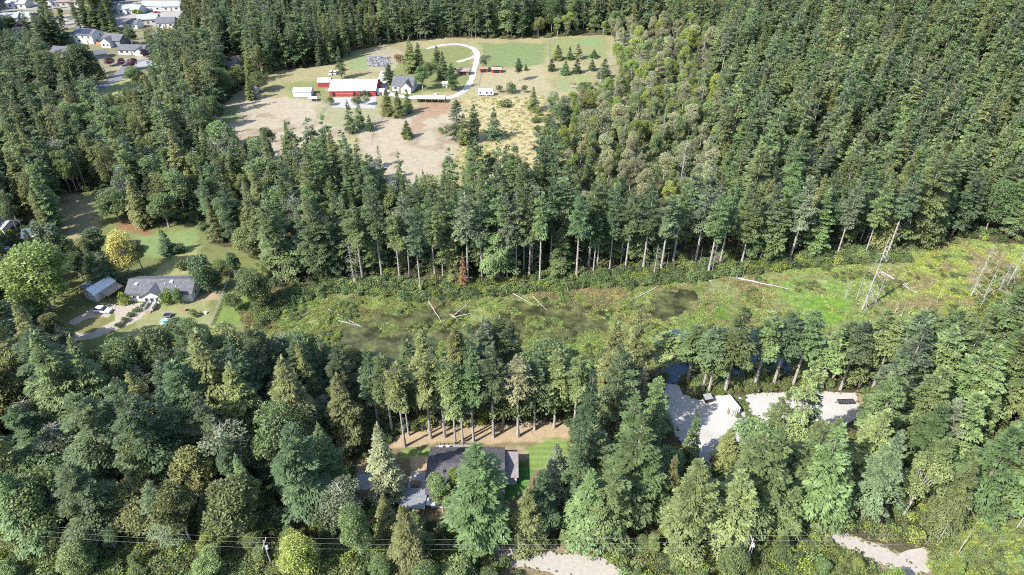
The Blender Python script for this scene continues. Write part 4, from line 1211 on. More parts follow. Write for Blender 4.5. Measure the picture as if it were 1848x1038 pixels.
LANDMARKS = [
    ("the red barn", 635, 160), ("the grey-roofed farmhouse", 732, 150), ("the white loop drive", 840, 110), ("the open green field", 920, 98), ("the white travel trailer", 877, 165),
    ("the street of houses", 215, 120), ("the solar-roofed house", 150, 62), ("the farthest houses", 270, 20), ("the round tanks", 425, 115), ("the long grey-roofed home", 290, 525), ("the white shed", 183, 525),
    ("the golden autumn maple", 236, 455), ("the white fence", 400, 530), ("the brown paddock", 760, 240), ("the orange marsh end", 470, 570), ("the dark marsh pool", 700, 600),
    ("the olive pool in the marsh", 1210, 545), ("the bare stem row", 1000, 480), ("the tallest dead tree", 1580, 500), ("the yellow marsh grass", 1700, 500), ("the blue pond", 1225, 640),
    ("the white container", 1315, 735), ("the black flatbed trailer", 1528, 722), ("the dark shingled roof", 815, 850), ("the mown green lawn", 960, 820), ("the leaning utility pole", 480, 1000),
    ("the lower gravel road", 1000, 1015), ("the road bend at lower right", 1570, 1000), ("the light alder thicket", 1140, 250), ("the golden grass", 920, 220), ("the orange-red tree", 1745, 55),
    ("the bare dead pair", 1350, 310), ("the leaning dead tree", 1760, 320), ("the small tan meadow", 135, 390), ("the small wood clearing", 185, 675),
    ("the left dark firs", 150, 870), ("the lawn tree row", 860, 720), ("the right-edge brambles", 1780, 980)]
ORD = ['', 'first', 'second', 'third', 'fourth', 'fifth', 'sixth', 'seventh', 'eighth', 'ninth', 'tenth', 'eleventh', 'twelfth', 'thirteenth', 'fourteenth', 'fifteenth', 'sixteenth', 'seventeenth', 'eighteenth', 'nineteenth', 'twentieth']


def relation(t):
    cu, cv = t['ut'], (t['v'] + t['vt']) / 2
    best = min(LANDMARKS, key=lambda l: (l[1] - cu) ** 2 + (1.6 * (l[2] - cv)) ** 2)
    du, dv = cu - best[1], cv - best[2]
    far = math.hypot(du, 1.6 * dv) > 95
    if abs(du) > 1.2 * abs(dv): r = 'left of' if du < 0 else 'right of'
    else: r = 'behind' if dv < 0 else 'in front of'
    return ('well ' if far else 'close ') + r + ' ' + best[0] if r not in ('behind', 'in front of') or far else 'just ' + r + ' ' + best[0]


def sizeword(t):
    if t['fam'] in ('broad', 'alder', 'snag', 'shrub'):
        return 'tall' if t['h'] > 15 else ('low' if t['h'] < 7 else 'mid-height')
    return 'tall' if t['h'] > 22 else ('short' if t['h'] < 13 else 'mid-height')


def describe(lst):
    pools = {}
    for t in lst:
        if t['label']: continue
        tone = TONES[t['tone']][1]
        base = {'fir': 'fir', 'tall': 'bare-stemmed fir', 'young': 'young fir', 'cedar': 'cedar', 'broad': 'round-crowned tree', 'alder': 'twiggy alder', 'snag': 'dead tree', 'poplar': 'poplar', 'egg': 'evergreen', 'shrub': 'shrub'}[t['fam']]
        head = ('bleached ' if t['fam'] == 'snag' else tone + ' ') + base
        pools.setdefault((sizeword(t), head, relation(t)), []).append(t)
    for (sz, head, rel), g in pools.items():
        g.sort(key=lambda t: t['ut'])
        if len(g) == 1:
            g[0]['label'] = f"{sz} {head} {rel}"
        else:
            for k, t in enumerate(g):
                if k == 0: w = 'leftmost'
                elif k == len(g) - 1: w = 'rightmost'
                else: w = (ORD[k + 1] if k + 1 < len(ORD) else f'{k + 1}th') + ' from left'
                t['label'] = f"{sz} {head} {rel}, {w}"


describe(single)
seen = set()
for t in single:
    if len(t['label'].split()) > 16: t['label'] = t['label'].replace('mid-height ', '')
    if t['label'] in seen:
        t['label'] = t['label'] + ' again'
    seen.add(t['label'])

for t in single:
    P = PROTO[t['p']]
    nm = KINDWORD[t['fam']][0]
    root = bpy.data.objects.new(nm, None)
    root.location = (t['x'], t['y'], t['z'])
    root.rotation_euler = (t['tilt'][0], t['tilt'][1], t['rot'])
    s = t['h'] / P['H']
    root.scale = (s * t['rad'], s * t['rad'], s)
    COL.objects.link(root)
    cat = {'fir_tree': 'fir tree', 'cedar_tree': 'cedar tree', 'broadleaf_tree': 'tree', 'dead_tree': 'dead tree', 'poplar_tree': 'poplar', 'yew_tree': 'evergreen', 'shrub': 'shrub'}[nm]
    tag(root, t['label'], cat, KINDWORD[t['fam']][2] + ' of the valley')
    tr = bpy.data.objects.new('trunk', P['trunk']); tr.parent = root; COL.objects.link(tr)
    if P['crown']:
        c = bpy.data.objects.new('crown', P['crown']); c.parent = root; COL.objects.link(c)
        c["foliage_color"] = [float(q) for q in (t['color'] or TONES[t['tone']][0])]


def scatter(name, items, label, cat, protos=None):
    """many plants as ONE object: points that carry a plant each. items: (prototype key, tone, x, y, z, rotation, sx, sz)"""
    keys = sorted({i[0] for i in items})
    coll = bpy.data.collections.new(name + "_kinds")
    for k, p in enumerate(keys):
        o = bpy.data.objects.new("%s_kind_%03d" % (name, k), PROTO[p]['both'])
        coll.objects.link(o)
    ki = {kk: n for n, kk in enumerate(keys)}
    me = bpy.data.meshes.new(name)
    me.vertices.add(len(items))
    me.vertices.foreach_set("co", np.array([i[2:5] for i in items], np.float32).ravel())
    a = me.attributes.new("kind_index", 'INT', 'POINT'); a.data.foreach_set("value", np.array([ki[i[0]] for i in items], np.int32))
    a = me.attributes.new("foliage_color", 'FLOAT_VECTOR', 'POINT'); a.data.foreach_set("vector", np.array([TONES[i[1]][0] for i in items], np.float32).ravel())
    a = me.attributes.new("turn", 'FLOAT_VECTOR', 'POINT'); a.data.foreach_set("vector", np.array([(0, 0, i[5]) for i in items], np.float32).ravel())
    a = me.attributes.new("size", 'FLOAT_VECTOR', 'POINT'); a.data.foreach_set("vector", np.array([(i[6], i[6], i[7]) for i in items], np.float32).ravel())
    o = bpy.data.objects.new(name, me)
    COL.objects.link(o)
    ng = bpy.data.node_groups.new(name, 'GeometryNodeTree')
    ng.interface.new_socket("Geometry", in_out='INPUT', socket_type='NodeSocketGeometry')
    ng.interface.new_socket("Geometry", in_out='OUTPUT', socket_type='NodeSocketGeometry')
    nd = ng.nodes
    gi = nd.new('NodeGroupInput'); go = nd.new('NodeGroupOutput')
    iop = nd.new('GeometryNodeInstanceOnPoints')
    ci = nd.new('GeometryNodeCollectionInfo')
    ci.inputs['Collection'].default_value = coll
    ci.inputs['Separate Children'].default_value = True
    ci.inputs['Reset Children'].default_value = True
    def na(nm, ty):
        n = nd.new('GeometryNodeInputNamedAttribute'); n.data_type = ty; n.inputs['Name'].default_value = nm
        return n.outputs[0]
    L = ng.links.new
    L(gi.outputs[0], iop.inputs['Points']); L(ci.outputs[0], iop.inputs['Instance'])
    iop.inputs['Pick Instance'].default_value = True
    L(na('kind_index', 'INT'), iop.inputs['Instance Index'])
    e2r = nd.new('FunctionNodeEulerToRotation')
    L(na('turn', 'FLOAT_VECTOR'), e2r.inputs[0]); L(e2r.outputs[0], iop.inputs['Rotation'])
    L(na('size', 'FLOAT_VECTOR'), iop.inputs['Scale'])
    L(iop.outputs[0], go.inputs[0])
    md = o.modifiers.new("plants", 'NODES'); md.node_group = ng
    tag(o, label, cat, None, 'stuff')
    return o


def tree_item(t):
    P = PROTO[t['p']]; s = t['h'] / P['H']
    return (t['p'], t['tone'], t['x'], t['y'], t['z'], t['rot'], s * t['rad'], s)


MASSLAB = {'fir_tree': ('fir_forest', 'dense dark green fir forest covering the slope and the distance', 'forest'),
           'cedar_tree': ('cedar_forest', 'olive cedars scattered through the far fir forest', 'forest'),
           'broadleaf_tree': ('broadleaf_woods', 'rounded light green woods among the far firs', 'woods'),
           'dead_tree': ('dead_woods', 'bare dead stems scattered through the far forest', 'woods'),
           'shrub': ('shrubbery', 'low bushes outside the clearings', 'shrubs')}
for nm, lst in mass.items():
    if nm in MASSLAB and lst:
        a, b, c = MASSLAB[nm]
        scatter(a, [tree_item(t) for t in lst], b, c)

# ------------------------------------------------------------------ undergrowth and marsh plants
n = 26000
yv_ = 45 + 560 * RNG.rand(n) ** 1.4
xv = (RNG.rand(n) * 2 - 1) * ((yv_ * cp + HCAM * sp) * 924 / F + 15)
zz_ = hill(xv, yv_)
uu, vv_, _ = proj(xv, yv_, zz_)
ok = np.ones(n, bool)
OPEN = [[(1195, 690), (1350, 708), (1556, 704), (1560, 760), (1500, 850), (1440, 840), (1380, 795), (1300, 810), (1285, 890), (1255, 880), (1195, 740)],
        [(880, 985), (1080, 1000), (1150, 1080), (1000, 1080), (900, 1015)], [(1490, 955), (1680, 985), (1700, 1060), (1600, 1060), (1500, 985)], [(1190, 590), (1420, 600), (1460, 640), (1440, 680), (1200, 690)]]
for pz in [FARM, HOME, MARSH, YARD, SUBURB] + OPEN:
    ok &= ~inpoly(uu, vv_, pz)
items = []
for x, y, z, u, v in zip(xv[ok], yv_[ok], zz_[ok], uu[ok], vv_[ok]):
    dry = v > 950
    tone = ['mid', 'light', 'olive', 'dark', 'lime'][RNG.choice(5, p=[.3, .22, .2, .18, .1] if not dry else [.2, .3, .2, .05, .25])]
    s = RNG.uniform(0.5, 1.15)
    items.append(('shrub%d' % RNG.randint(2), tone, x, y, z, RNG.rand() * 6.28, s, s * RNG.uniform(0.7, 1.1)))
# denser on the banks of the marsh and at the bottom roadside
def band(poly, count, smin, smax, tones, avoid=()):
    us = [p[0] for p in poly]; vs_ = [p[1] for p in poly]
    pw = [G(*p) for p in poly]
    xs_ = [p[0] for p in pw]; ys_ = [p[1] for p in pw]
    got = 0
    while got < count:
        X_ = RNG.uniform(min(xs_), max(xs_), count * 2); Y_ = RNG.uniform(min(ys_), max(ys_), count * 2)
        m = inpoly(X_, Y_, pw)
        for av in avoid:
            m &= ~inpoly(X_, Y_, [G(*p) for p in av])
        for x, y in zip(X_[m], Y_[m]):
            s = RNG.uniform(smin, smax)
            yield ('shrub%d' % RNG.randint(2), tones[RNG.randint(len(tones))], x, y, float(hill(x, y)), RNG.rand() * 6.28, s, s * RNG.uniform(0.6, 1.0))
            got += 1
            if got >= count: break
        if m.sum() == 0: break


FARBANK = [(455, 560), (520, 525), (600, 505), (700, 505), (760, 520), (850, 512), (960, 500), (1050, 490), (1150, 492), (1280, 480), (1420, 462), (1500, 455), (1620, 455), (1640, 472), (1500, 478), (1420, 486), (1280, 505),
           (1150, 516), (1050, 520), (960, 528), (850, 536), (760, 545), (700, 535), (600, 528), (520, 555), (470, 590)]
items += list(band(FARBANK, 1500, 0.4, 1.15, ['mid', 'mid', 'light', 'light', 'dark', 'lime']))
items += list(band([(-20, 985), (880, 985), (890, 1075), (-20, 1075)], 1500, 0.5, 1.2, ['mid', 'light', 'lime', 'olive', 'light'], ))
items += list(band([(1160, 1000), (1480, 985), (1560, 1020), (1640, 1075), (1160, 1075)], 700, 0.4, 1.0, ['olive', 'light', 'lime', 'mid']))
items += list(band([(1650, 900), (1870, 860), (1900, 1075), (1690, 1075), (1680, 980)], 1100, 0.35, 0.9, ['lime', 'lime', 'olive', 'light']))
items += list(band([(1235, 640), (1480, 660), (1480, 700), (1345, 706), (1300, 716), (1262, 718), (1235, 700)], 260, 0.3, 0.8, ['mid', 'lime', 'olive', 'light']))
items += list(band([(1322, 716), (1345, 718), (1355, 748), (1372, 760), (1340, 762), (1318, 745)], 50, 0.25, 0.5, ['mid', 'lime', 'light']))
items += list(band([(960, 215), (1060, 150), (1240, 130), (1260, 330), (1000, 330)], 900, 0.5, 1.4, ['olive', 'light', 'lime', 'grey', 'mid']))
for o_ in [o for o in COL.objects if o.name.startswith(('gravel_yard', 'road', 'driveway'))]:
    vs2 = [v.co for v in o_.data.vertices]
    for k in range(len(vs2)):
        a_ = vs2[k]
        u_, v_, _d = proj(a_.x, a_.y, 0)
        if v_ < 640 or inpoly([float(u_)], [float(v_)], YARD)[0]: continue
        for _ in range(1):
            s = RNG.uniform(0.08, 0.22)
            items.append(('shrub%d' % RNG.randint(2), ['olive', 'lime', 'pale', 'mid'][RNG.randint(4)], a_.x + RNG.normal(0, .5), a_.y + RNG.normal(0, .5), 0.0, RNG.rand() * 6.28, s, s * .7))
items += list(band([(1780, 520), (1870, 500), (1900, 640), (1700, 650)], 500, 0.4, 1.2, ['olive', 'light', 'lime', 'pale']))
items += list(band([(1240, 830), (1370, 830), (1500, 850), (1500, 900), (1240, 900)], 200, 0.4, 1.0, ['mid', 'lime', 'olive', 'rust']))
scatter('undergrowth', items, 'low bushes and brambles under and between the trees', 'undergrowth')

# tufts for the marsh
def tuft(seed, rad, h, nblade):
    r = np.random.RandomState(seed)
    a = r.rand(nblade) * 6.28; d = rad * np.sqrt(r.rand(nblade))
    P = np.stack([np.cos(a) * d, np.sin(a) * d, np.zeros(nblade)], 1)
    a2 = r.rand(nblade) * 6.28
    D = np.stack([np.cos(a2) * 0.7, np.sin(a2) * 0.7, r.uniform(0.5, 1.2, nblade)], 1)
    Nn = np.stack([np.cos(a2 + 1.57), np.sin(a2 + 1.57), r.normal(0, 0.5, nblade)], 1)
    L_ = h * r.uniform(0.6, 1.3, nblade)
    return kites(P, D, Nn, L_, L_ * 0.4, 0.2)


for i in range(2):
    me_ = quads_mesh("tuft%d" % i, tuft(150 + i, 0.9, 0.55, 70), M_LEAF)
    PROTO["tuft%d" % i] = dict(both=me_, crown=me_, trunk=None, H=0.6, R=1)
MX = [G(*p) for p in MARSH]
mxs = [p[0] for p in MX]; mys = [p[1] for p in MX]
n = 42000
X_ = RNG.uniform(max(min(mxs), -130), min(max(mxs), 190), n); Y_ = RNG.uniform(min(mys), max(mys), n)
m = inpoly(X_, Y_, MX)
wpolys = [[(v.co.x, v.co.y) for v in o.data.vertices] for o in wat]
for w in wpolys:
    m &= ~(inpoly(X_, Y_, w) & ((RNG.rand(len(X_)) > 0.6) | (vnoise(X_, Y_, 5, 4, 55.0) < 0.60)))
X_, Y_ = X_[m], Y_[m]
MU, MV, _ = proj(X_, Y_, np.zeros(len(X_)))
n1 = vnoise(X_, Y_, 7, 4, 1.0); n2 = vnoise(X_, Y_, 5, 4, 21.0)
mi = []
for k in range(len(X_)):
    a, b = n1[k], n2[k]
    u, v = MU[k], MV[k]
    if 1400 < u < 1540 and 495 < v < 590 and b < 0.55: continue          # smooth pale carpet there
    if a > 0.585: tone = 'rustgrass'
    elif a < 0.42: tone = 'brightgrass'
    else: tone = 'olivegrass'
    if b > 0.62 and RNG.rand() < 0.35:
        s = RNG.uniform(0.25, 0.6)
        mi.append(('shrub%d' % RNG.randint(2), ['olive', 'mid', 'light', 'lime'][RNG.randint(4)], X_[k], Y_[k], 0.0, RNG.rand() * 6.28, s, s * 0.8)); continue
    if b < 0.37: continue
    if u > 1640 and tone == 'olivegrass': tone = 'yellowgrass'
    s = RNG.uniform(0.3, 0.85)
    mi.append(('tuft%d' % RNG.randint(2), tone, X_[k], Y_[k], 0.0, RNG.rand() * 6.28, s, s))
TONES['rustgrass'] = ((0.28, 0.26, 0.13), '')
TONES['brightgrass'] = ((0.26, 0.34, 0.11), '')
TONES['olivegrass'] = ((0.29, 0.32, 0.12), '')
TONES['yellowgrass'] = ((0.30, 0.35, 0.09), '')
TONES['drygrass'] = ((0.50, 0.44, 0.26), '')
scatter('marsh_grass', mi, 'green, yellow and rusty tufts of marsh grass and sedge', 'marsh grass')
# rough grass in the farm field
gi_ = []
for t_ in band([(845, 178), (985, 172), (1000, 260), (990, 330), (860, 340), (820, 300)], 900, 0.5, 1.3, ['drygrass', 'drygrass', 'olivegrass']):
    gi_.append(('tuft%d' % RNG.randint(2),) + t_[1:])
scatter('field_grass', gi_, 'dry golden grass tufts standing in the farm field', 'grass')

# ------------------------------------------------------------------ buildings
def window(parent, face, a, z, w, h, off, label=None):
    """a window on a wall: face in '-y', '+y', '+x', '-x'; a is the place along the wall, off the wall's distance from the middle"""
    f = MB(); p = MB(); t = 0.09
    def bx(mb, a0, a1, z0, z1, d0, d1):
        if face == '-y': mb.box(a0, -off - d1, z0, a1, -off - d0, z1)
        elif face == '+y': mb.box(a0, off + d0, z0, a1, off + d1, z1)
        elif face == '+x': mb.box(off + d0, a0, z0, off + d1, a1, z1)
        else: mb.box(-off - d1, a0, z0, -off - d0, a1, z1)
    bx(f, a - w / 2 - t, a + w / 2 + t, z - t, z, 0.003, 0.09); bx(f, a - w / 2 - t, a + w / 2 + t, z + h, z + h + t, 0.003, 0.09)
    bx(f, a - w / 2 - t, a - w / 2, z, z + h, 0.003, 0.09); bx(f, a + w / 2, a + w / 2 + t, z, z + h, 0.003, 0.09)
    bx(p, a - w / 2, a + w / 2, z, z + h, 0.005, 0.04)
    fo = f.build("window", M_WHITE, parent)
    p.build("pane", M_GLASS, fo)
    return fo


def door(parent, face, a, w, h, off, mat, name="door"):
    f = MB()
    if face == '-y': f.box(a - w / 2, -off - 0.06, 0.05, a + w / 2, -off - 0.003, h)
    elif face == '+x': f.box(off + 0.003, a - w / 2, 0.05, off + 0.06, a + w / 2, h)
    else: f.box(-off - 0.06, a - w / 2, 0.05, -off - 0.003, a + w / 2, h)
    d = f.build(name, mat, parent)
    if name == "door":
        k = MB()
        s_ = a + w * 0.36
        if face == '-y': k.box(s_, -off - 0.11, 1.0, s_ + 0.06, -off - 0.062, 1.08)
        elif face == '+x': k.box(off + 0.062, s_, 1.0, off + 0.11, s_ + 0.06, 1.08)
        else: k.box(-off - 0.11, s_, 1.0, -off - 0.062, s_ + 0.06, 1.08)
        k.build("handle", M_BLACK, d)
    return d


def gable_roof(W_, D_, e, r, over=0.45, th=0.14, ridge='x'):
    """two sloping slabs meeting at the ridge"""
    mb = MB()
    hw, hd = W_ / 2 + over, D_ / 2 + over
    sl = (r - e) / (D_ / 2)
    ze = e - sl * over
    def sgn(s):
        v = [(-hw, s * hd, ze), (hw, s * hd, ze), (hw, 0, r), (-hw, 0, r)]
        v2 = [(x, y, z + th) for x, y, z in v]
        mb.raw(v + v2, [(0, 1, 2, 3), (4, 5, 6, 7), (0, 1, 5, 4), (1, 2, 6, 5), (2, 3, 7, 6), (3, 0, 4, 7)])
    sgn(-1); sgn(1)
    if ridge == 'y':
        mb.v = [(-y, x, z) for x, y, z in mb.v]
    return mb


def house(name, label, cat, u, v, W_, D_, e, r, rot, roofm, wallm, group=None, wins=(), doors=(), chimney=None, over=0.45, front=True):
    x, y = G(u, v)
    # (u, v) is the middle of the near wall's foot
    if front:
        x += -math.sin(rot) * D_ / 2; y += math.cos(rot) * D_ / 2
    t = empty(name, (x, y, 0.0), rot, label, cat, group)
    hw, hd = W_ / 2, D_ / 2
    mb = MB()
    mb.prism([(-hd, -0.3), (hd, -0.3), (hd, e), (0, r), (-hd, e)], -hw, hw)
    mb.build("wall", wallm, t)
    rf = gable_roof(W_, D_, e + 0.02, r + 0.02, over).build("roof", roofm, t)
    if chimney:
        c = MB(); cx_, cyy_ = chimney
        c.box(cx_ - 0.4, cyy_ - 0.4, e, cx_ + 0.4, cyy_ + 0.4, r + 0.8); c.box(cx_ - 0.5, cyy_ - 0.5, r + 0.8, cx_ + 0.5, cyy_ + 0.5, r + 0.95)
        c.build("chimney", M_BROWN, rf)
    for f_, a, z, w, h in wins:
        window(t, f_, a, z, w, h, hd if 'y' in f_ else hw)
    for f_, a, w, h, m in doors:
        door(t, f_, a, w, h, hd if 'y' in f_ else hw, m)
    return t


def cross_gable(t, x0, W2, D_, proj_, e, r, roofm, wallm, wins=()):
    """a gabled wing that comes forward from the front wall of a house"""
    hw = W2 / 2; y0 = -D_ / 2
    mb = MB()
    prof = [(x0 - hw, -0.3), (x0 + hw, -0.3), (x0 + hw, e), (x0, r), (x0 - hw, e)]
    vs_ = [(a, y0 - proj_, b) for a, b in prof] + [(a, y0 + 0.01, b) for a, b in prof]
    mb.raw(vs_, [(0, 1, 2, 3, 4), (9, 8, 7, 6, 5)] + [(i, (i + 1) % 5, 5 + (i + 1) % 5, 5 + i) for i in range(5)])
    mb.build("gable_wall", wallm, t)
    rb = MB(); o = 0.35; sl = (r - e) / hw
    for s in (-1, 1):
        v = [(x0 + s * (hw + o), y0 - proj_ - o, e - sl * o + .03), (x0 + s * (hw + o), y0 + 0.0 + D_ * 0.22, e - sl * o + .03), (x0, y0 + D_ * 0.42, r + .03), (x0, y0 - proj_ - o, r + .03)]
        v2 = [(a, b, c + 0.13) for a, b, c in v]
        rb.raw(v + v2, [(0, 1, 2, 3), (4, 5, 6, 7), (0, 1, 5, 4), (1, 2, 6, 5), (2, 3, 7, 6), (3, 0, 4, 7)])
    rb.build("gable_roof", roofm, t)
    for a, z, w, h in wins:
        f = MB(); yy_ = y0 - proj_
        f.box(x0 + a - w / 2 - .08, yy_ - .09, z - .08, x0 + a + w / 2 + .08, yy_ - .003, z); f.box(x0 + a - w / 2 - .08, yy_ - .09, z + h, x0 + a + w / 2 + .08, yy_ - .003, z + h + .08)
        f.box(x0 + a - w / 2 - .08, yy_ - .09, z, x0 + a - w / 2, yy_ - .003, z + h); f.box(x0 + a + w / 2, yy_ - .09, z, x0 + a + w / 2 + .08, yy_ - .003, z + h)
        fo = f.build("window", M_WHITE, t)
        MB().box(x0 + a - w / 2, yy_ - .04, z, x0 + a + w / 2, yy_ - .005, z + h).build("pane", M_GLASS, fo)


M_BEIGE = plain("beige_siding", (0.36, 0.33, 0.28), 0.8, 0.06)
M_PALEROOF = plain("pale_shingles", (0.22, 0.235, 0.235), 0.9, 0.12)
M_PINKROOF = plain("brownish_shingles", (0.19, 0.145, 0.13), 0.9, 0.15)
M_BLUEGREY = plain("blue_grey_siding", (0.15, 0.18, 0.21), 0.8, 0.08)
M_SOLAR = plain("solar_panel", (0.015, 0.02, 0.04), 0.15, 0.05, spec=0.8)

# red barn, metal roof
d = math.radians
t = house("barn", "long red barn with a white metal roof in the farm field", "barn", 637, 174.5, 22.5, 17, 2.9, 5.4, d(1), M_METAL, M_RED, over=0.35)
for a in (-9.2, 0.9, 4.2, 7.2):
    MB().box(a - 0.65, -8.57, 0.0, a + 0.65, -8.503, 2.1).build("door", M_DARK, t)
for z in (1.35,):
    MB().box(-8.3, -8.54, z, 0.1, -8.503, z + 0.1).build("trim", M_WHITE, t)
for k in range(9):                                                   # standing seams of the roof
    xk = -10.5 + k * 2.62
    MB().raw([(xk, -8.8, 2.98), (xk + .1, -8.8, 2.98), (xk + .1, -0.1, 5.62), (xk, -0.1, 5.62), (xk, -8.8, 3.08), (xk + .1, -8.8, 3.08), (xk + .1, -0.1, 5.68), (xk, -0.1, 5.68)],
             [(0, 3, 2, 1), (4, 5, 6, 7), (0, 1, 5, 4), (1, 2, 6, 5), (2, 3, 7, 6), (3, 0, 4, 7)]).build("roof_seam", M_METAL, t)
house("shed", "small red shed with white roof left of the long barn", "shed", 585, 158, 6, 6.5, 2.7, 3.7, 0, M_METAL, M_RED, doors=[('-y', 0.5, 1.6, 2.0, M_RED)], over=0.3)
house("shed", "white metal outbuilding left of the red barn", "shed", 546, 175, 8.6, 6.5, 2.4, 3.4, d(2), M_METAL, M_WHITE, doors=[('-y', 1.5, 1.4, 1.9, M_WHITE)], over=0.25)
house("shed", "small white-topped shed at the right corner of the barn", "shed", 687, 172, 3.6, 3.6, 1.9, 2.6, d(0), M_METAL, M_WHITE, doors=[('-y', 0.3, 0.9, 1.7, M_BROWN)], over=0.2)


def canopy(u, v, w, dd, h, label, matl=M_WHITE):
    x, y = G(u, v)
    t = empty("canopy", (x, y, 0.03), d(8), label, "canopy")
    mb = MB()
    top = h + 0.7
    vs_ = [(-w / 2, -dd / 2, h), (w / 2, -dd / 2, h), (w / 2, dd / 2, h), (-w / 2, dd / 2, h), (0, 0, top)]
    mb.raw(vs_ + [(a, b, c - 0.06) for a, b, c in vs_], [(0, 1, 4), (1, 2, 4), (2, 3, 4), (3, 0, 4), (5, 6, 9), (6, 7, 9), (7, 8, 9), (8, 5, 9), (0, 1, 6, 5), (1, 2, 7, 6), (2, 3, 8, 7), (3, 0, 5, 8)])
    mb.build("top", matl, t)
    for sx in (-1, 1):
        for sy in (-1, 1):
            MB().tube([(sx * (w / 2 - .1), sy * (dd / 2 - .1), -0.05), (sx * (w / 2 - .1), sy * (dd / 2 - .1), h)], 0.05, 6).build("leg", M_METAL, t)


canopy(565, 182, 4.2, 3.4, 1.6, "low white canopy below the white metal outbuilding")


def carport_row(u, v, n, bay, dep_, h, label):
    x, y = G(u, v)
    t = empty("horse_shelter", (x, y, 0.0), d(-2), label, "shelter")
    L_ = n * bay
    MB().raw([(-L_ / 2, -dep_ / 2 - .3, h), (L_ / 2, -dep_ / 2 - .3, h), (L_ / 2, dep_ / 2, h + .5), (-L_ / 2, dep_ / 2, h + .5),
              (-L_ / 2, -dep_ / 2 - .3, h + .1), (L_ / 2, -dep_ / 2 - .3, h + .1), (L_ / 2, dep_ / 2, h + .6), (-L_ / 2, dep_ / 2, h + .6)],
             [(0, 3, 2, 1), (4, 5, 6, 7), (0, 1, 5, 4), (1, 2, 6, 5), (2, 3, 7, 6), (3, 0, 4, 7)]).build("roof", M_METAL, t)
    MB().box(-L_ / 2, dep_ / 2 - .15, 0, L_ / 2, dep_ / 2 - .05, h + .45).build("wall", M_BROWN, t)
    for k in range(n + 1):
        xx_ = -L_ / 2 + k * bay
        xx_ = min(max(xx_, -L_ / 2 + .1), L_ / 2 - .1)
        MB().box(xx_ - .08, -dep_ / 2, -.05, xx_ + .08, -dep_ / 2 + .16, h).build("post", M_BROWN, t)


carport_row(775, 184, 5, 3.1, 3.6, 2.1, "long low open-fronted shelter with a pale roof below the farmhouse")
# farmhouse
t = house("farmhouse", "farmhouse with a grey cross-gabled roof right of the red barn", "house", 727, 165, 10.5, 9, 3.0, 6.0, d(-8), M_GREYROOF, M_WHITE,
          wins=[('-y', -3.6, 1.0, 1.3, 1.1), ('+x', 1.0, 1.0, 1.2, 1.1), ('+x', -2.0, 1.0, 1.2, 1.1)], doors=[('-y', -1.5, 1.0, 2.05, M_BROWN)], chimney=(-2, 1.2))
cross_gable(t, 2.4, 5.0, 9, 2.6, 3.0, 5.4, M_GREYROOF, M_WHITE, wins=[(0, 1.0, 1.4, 1.1)])
house("cottage", "tiny grey-roofed cottage between trees at the left end of the farm field", "house", 454, 170, 5, 4, 2.3, 3.4, d(-4), M_GREYROOF, M_BEIGE, wins=[('-y', 1.2, 1.0, .9, .8)], doors=[('-y', -.8, .9, 1.95, M_WHITE)])
house("shed", "low reddish shed inside the loop drive with an open front", "shed", 836, 136, 6, 4, 2.2, 3.1, d(2), M_PINKROOF, M_BROWN, doors=[('-y', 0, 3, 1.9, M_DARK)])
house("shed", "small white shed in the farm garden by the carport shelter", "shed", 803, 158, 2.6, 2.4, 1.8, 2.5, 0, M_METAL, M_WHITE, doors=[('-y', 0, .8, 1.6, M_BROWN)], over=.2)
house("shelter", "left field shelter with brown roof in the pasture right of the drive", "shelter", 873, 131, 4, 3.5, 1.9, 2.5, d(3), M_BROWN, M_RED, doors=[('-y', 0, 2.6, 1.6, M_DARK)], over=.3)
house("shelter", "right field shelter with pale roof edge in the pasture right of the drive", "shelter", 896, 132, 5, 3.5, 1.9, 2.6, d(-3), M_TANROOF, M_RED, doors=[('-y', 0, 3, 1.6, M_DARK)], over=.3)

# round tanks by the wood
for (u, v, r_, lab) in [(418, 124, 3.4, "nearer round grey tank with a low conical lid in the wood"), (431, 114, 3.8, "farther round tank with a brownish lid in the wood")]:
    x, y = G(u, v)
    t = empty("water_tank", (x, y, 0), 0, lab, "tank", "round tanks in the wood")
    n_ = 24
    ring = lambda z, rr: [(rr * math.cos(2 * math.pi * k / n_), rr * math.sin(2 * math.pi * k / n_), z) for k in range(n_)]
    v_ = ring(-.2, r_) + ring(3.0, r_)
    mesh_obj("wall", v_, [(k, (k + 1) % n_, n_ + (k + 1) % n_, n_ + k) for k in range(n_)], M_CONC, t, True)
    v_ = ring(3.0, r_ + .2) + ring(3.12, r_ + .2) + [(0, 0, 3.75), (0, 0, 2.95)]
    mesh_obj("lid", v_, [(k, (k + 1) % n_, n_ + (k + 1) % n_, n_ + k) for k in range(n_)] + [(n_ + k, n_ + (k + 1) % n_, 2 * n_) for k in range(n_)] + [((k + 1) % n_, k, 2 * n_ + 1) for k in range(n_)],
             M_GREYROOF if r_ < 3.5 else M_PINKROOF, t)
    MB().box(-.2, -r_ - .12, 0, .2, -r_ - .02, 3.0).build("ladder", M_METAL, t)

# junk yard: pale pots and crates behind the farm
jr = random.Random(4)
mb = MB()
for k in range(120):
    x, y = G(jr.uniform(664, 702), jr.uniform(104, 121)); s_ = jr.uniform(.3, .9)
    mb.box(x - s_, y - s_ * .6, 0.0, x + s_, y + s_ * .6, jr.uniform(.4, 1.3))
tag(mb.build("stored_goods", plain("stored_goods", (0.17, 0.175, 0.18), .7, .6, 0.35)), "grey rows of stored pots and crates beside the green garden plot", "stored goods", None, 'stuff')


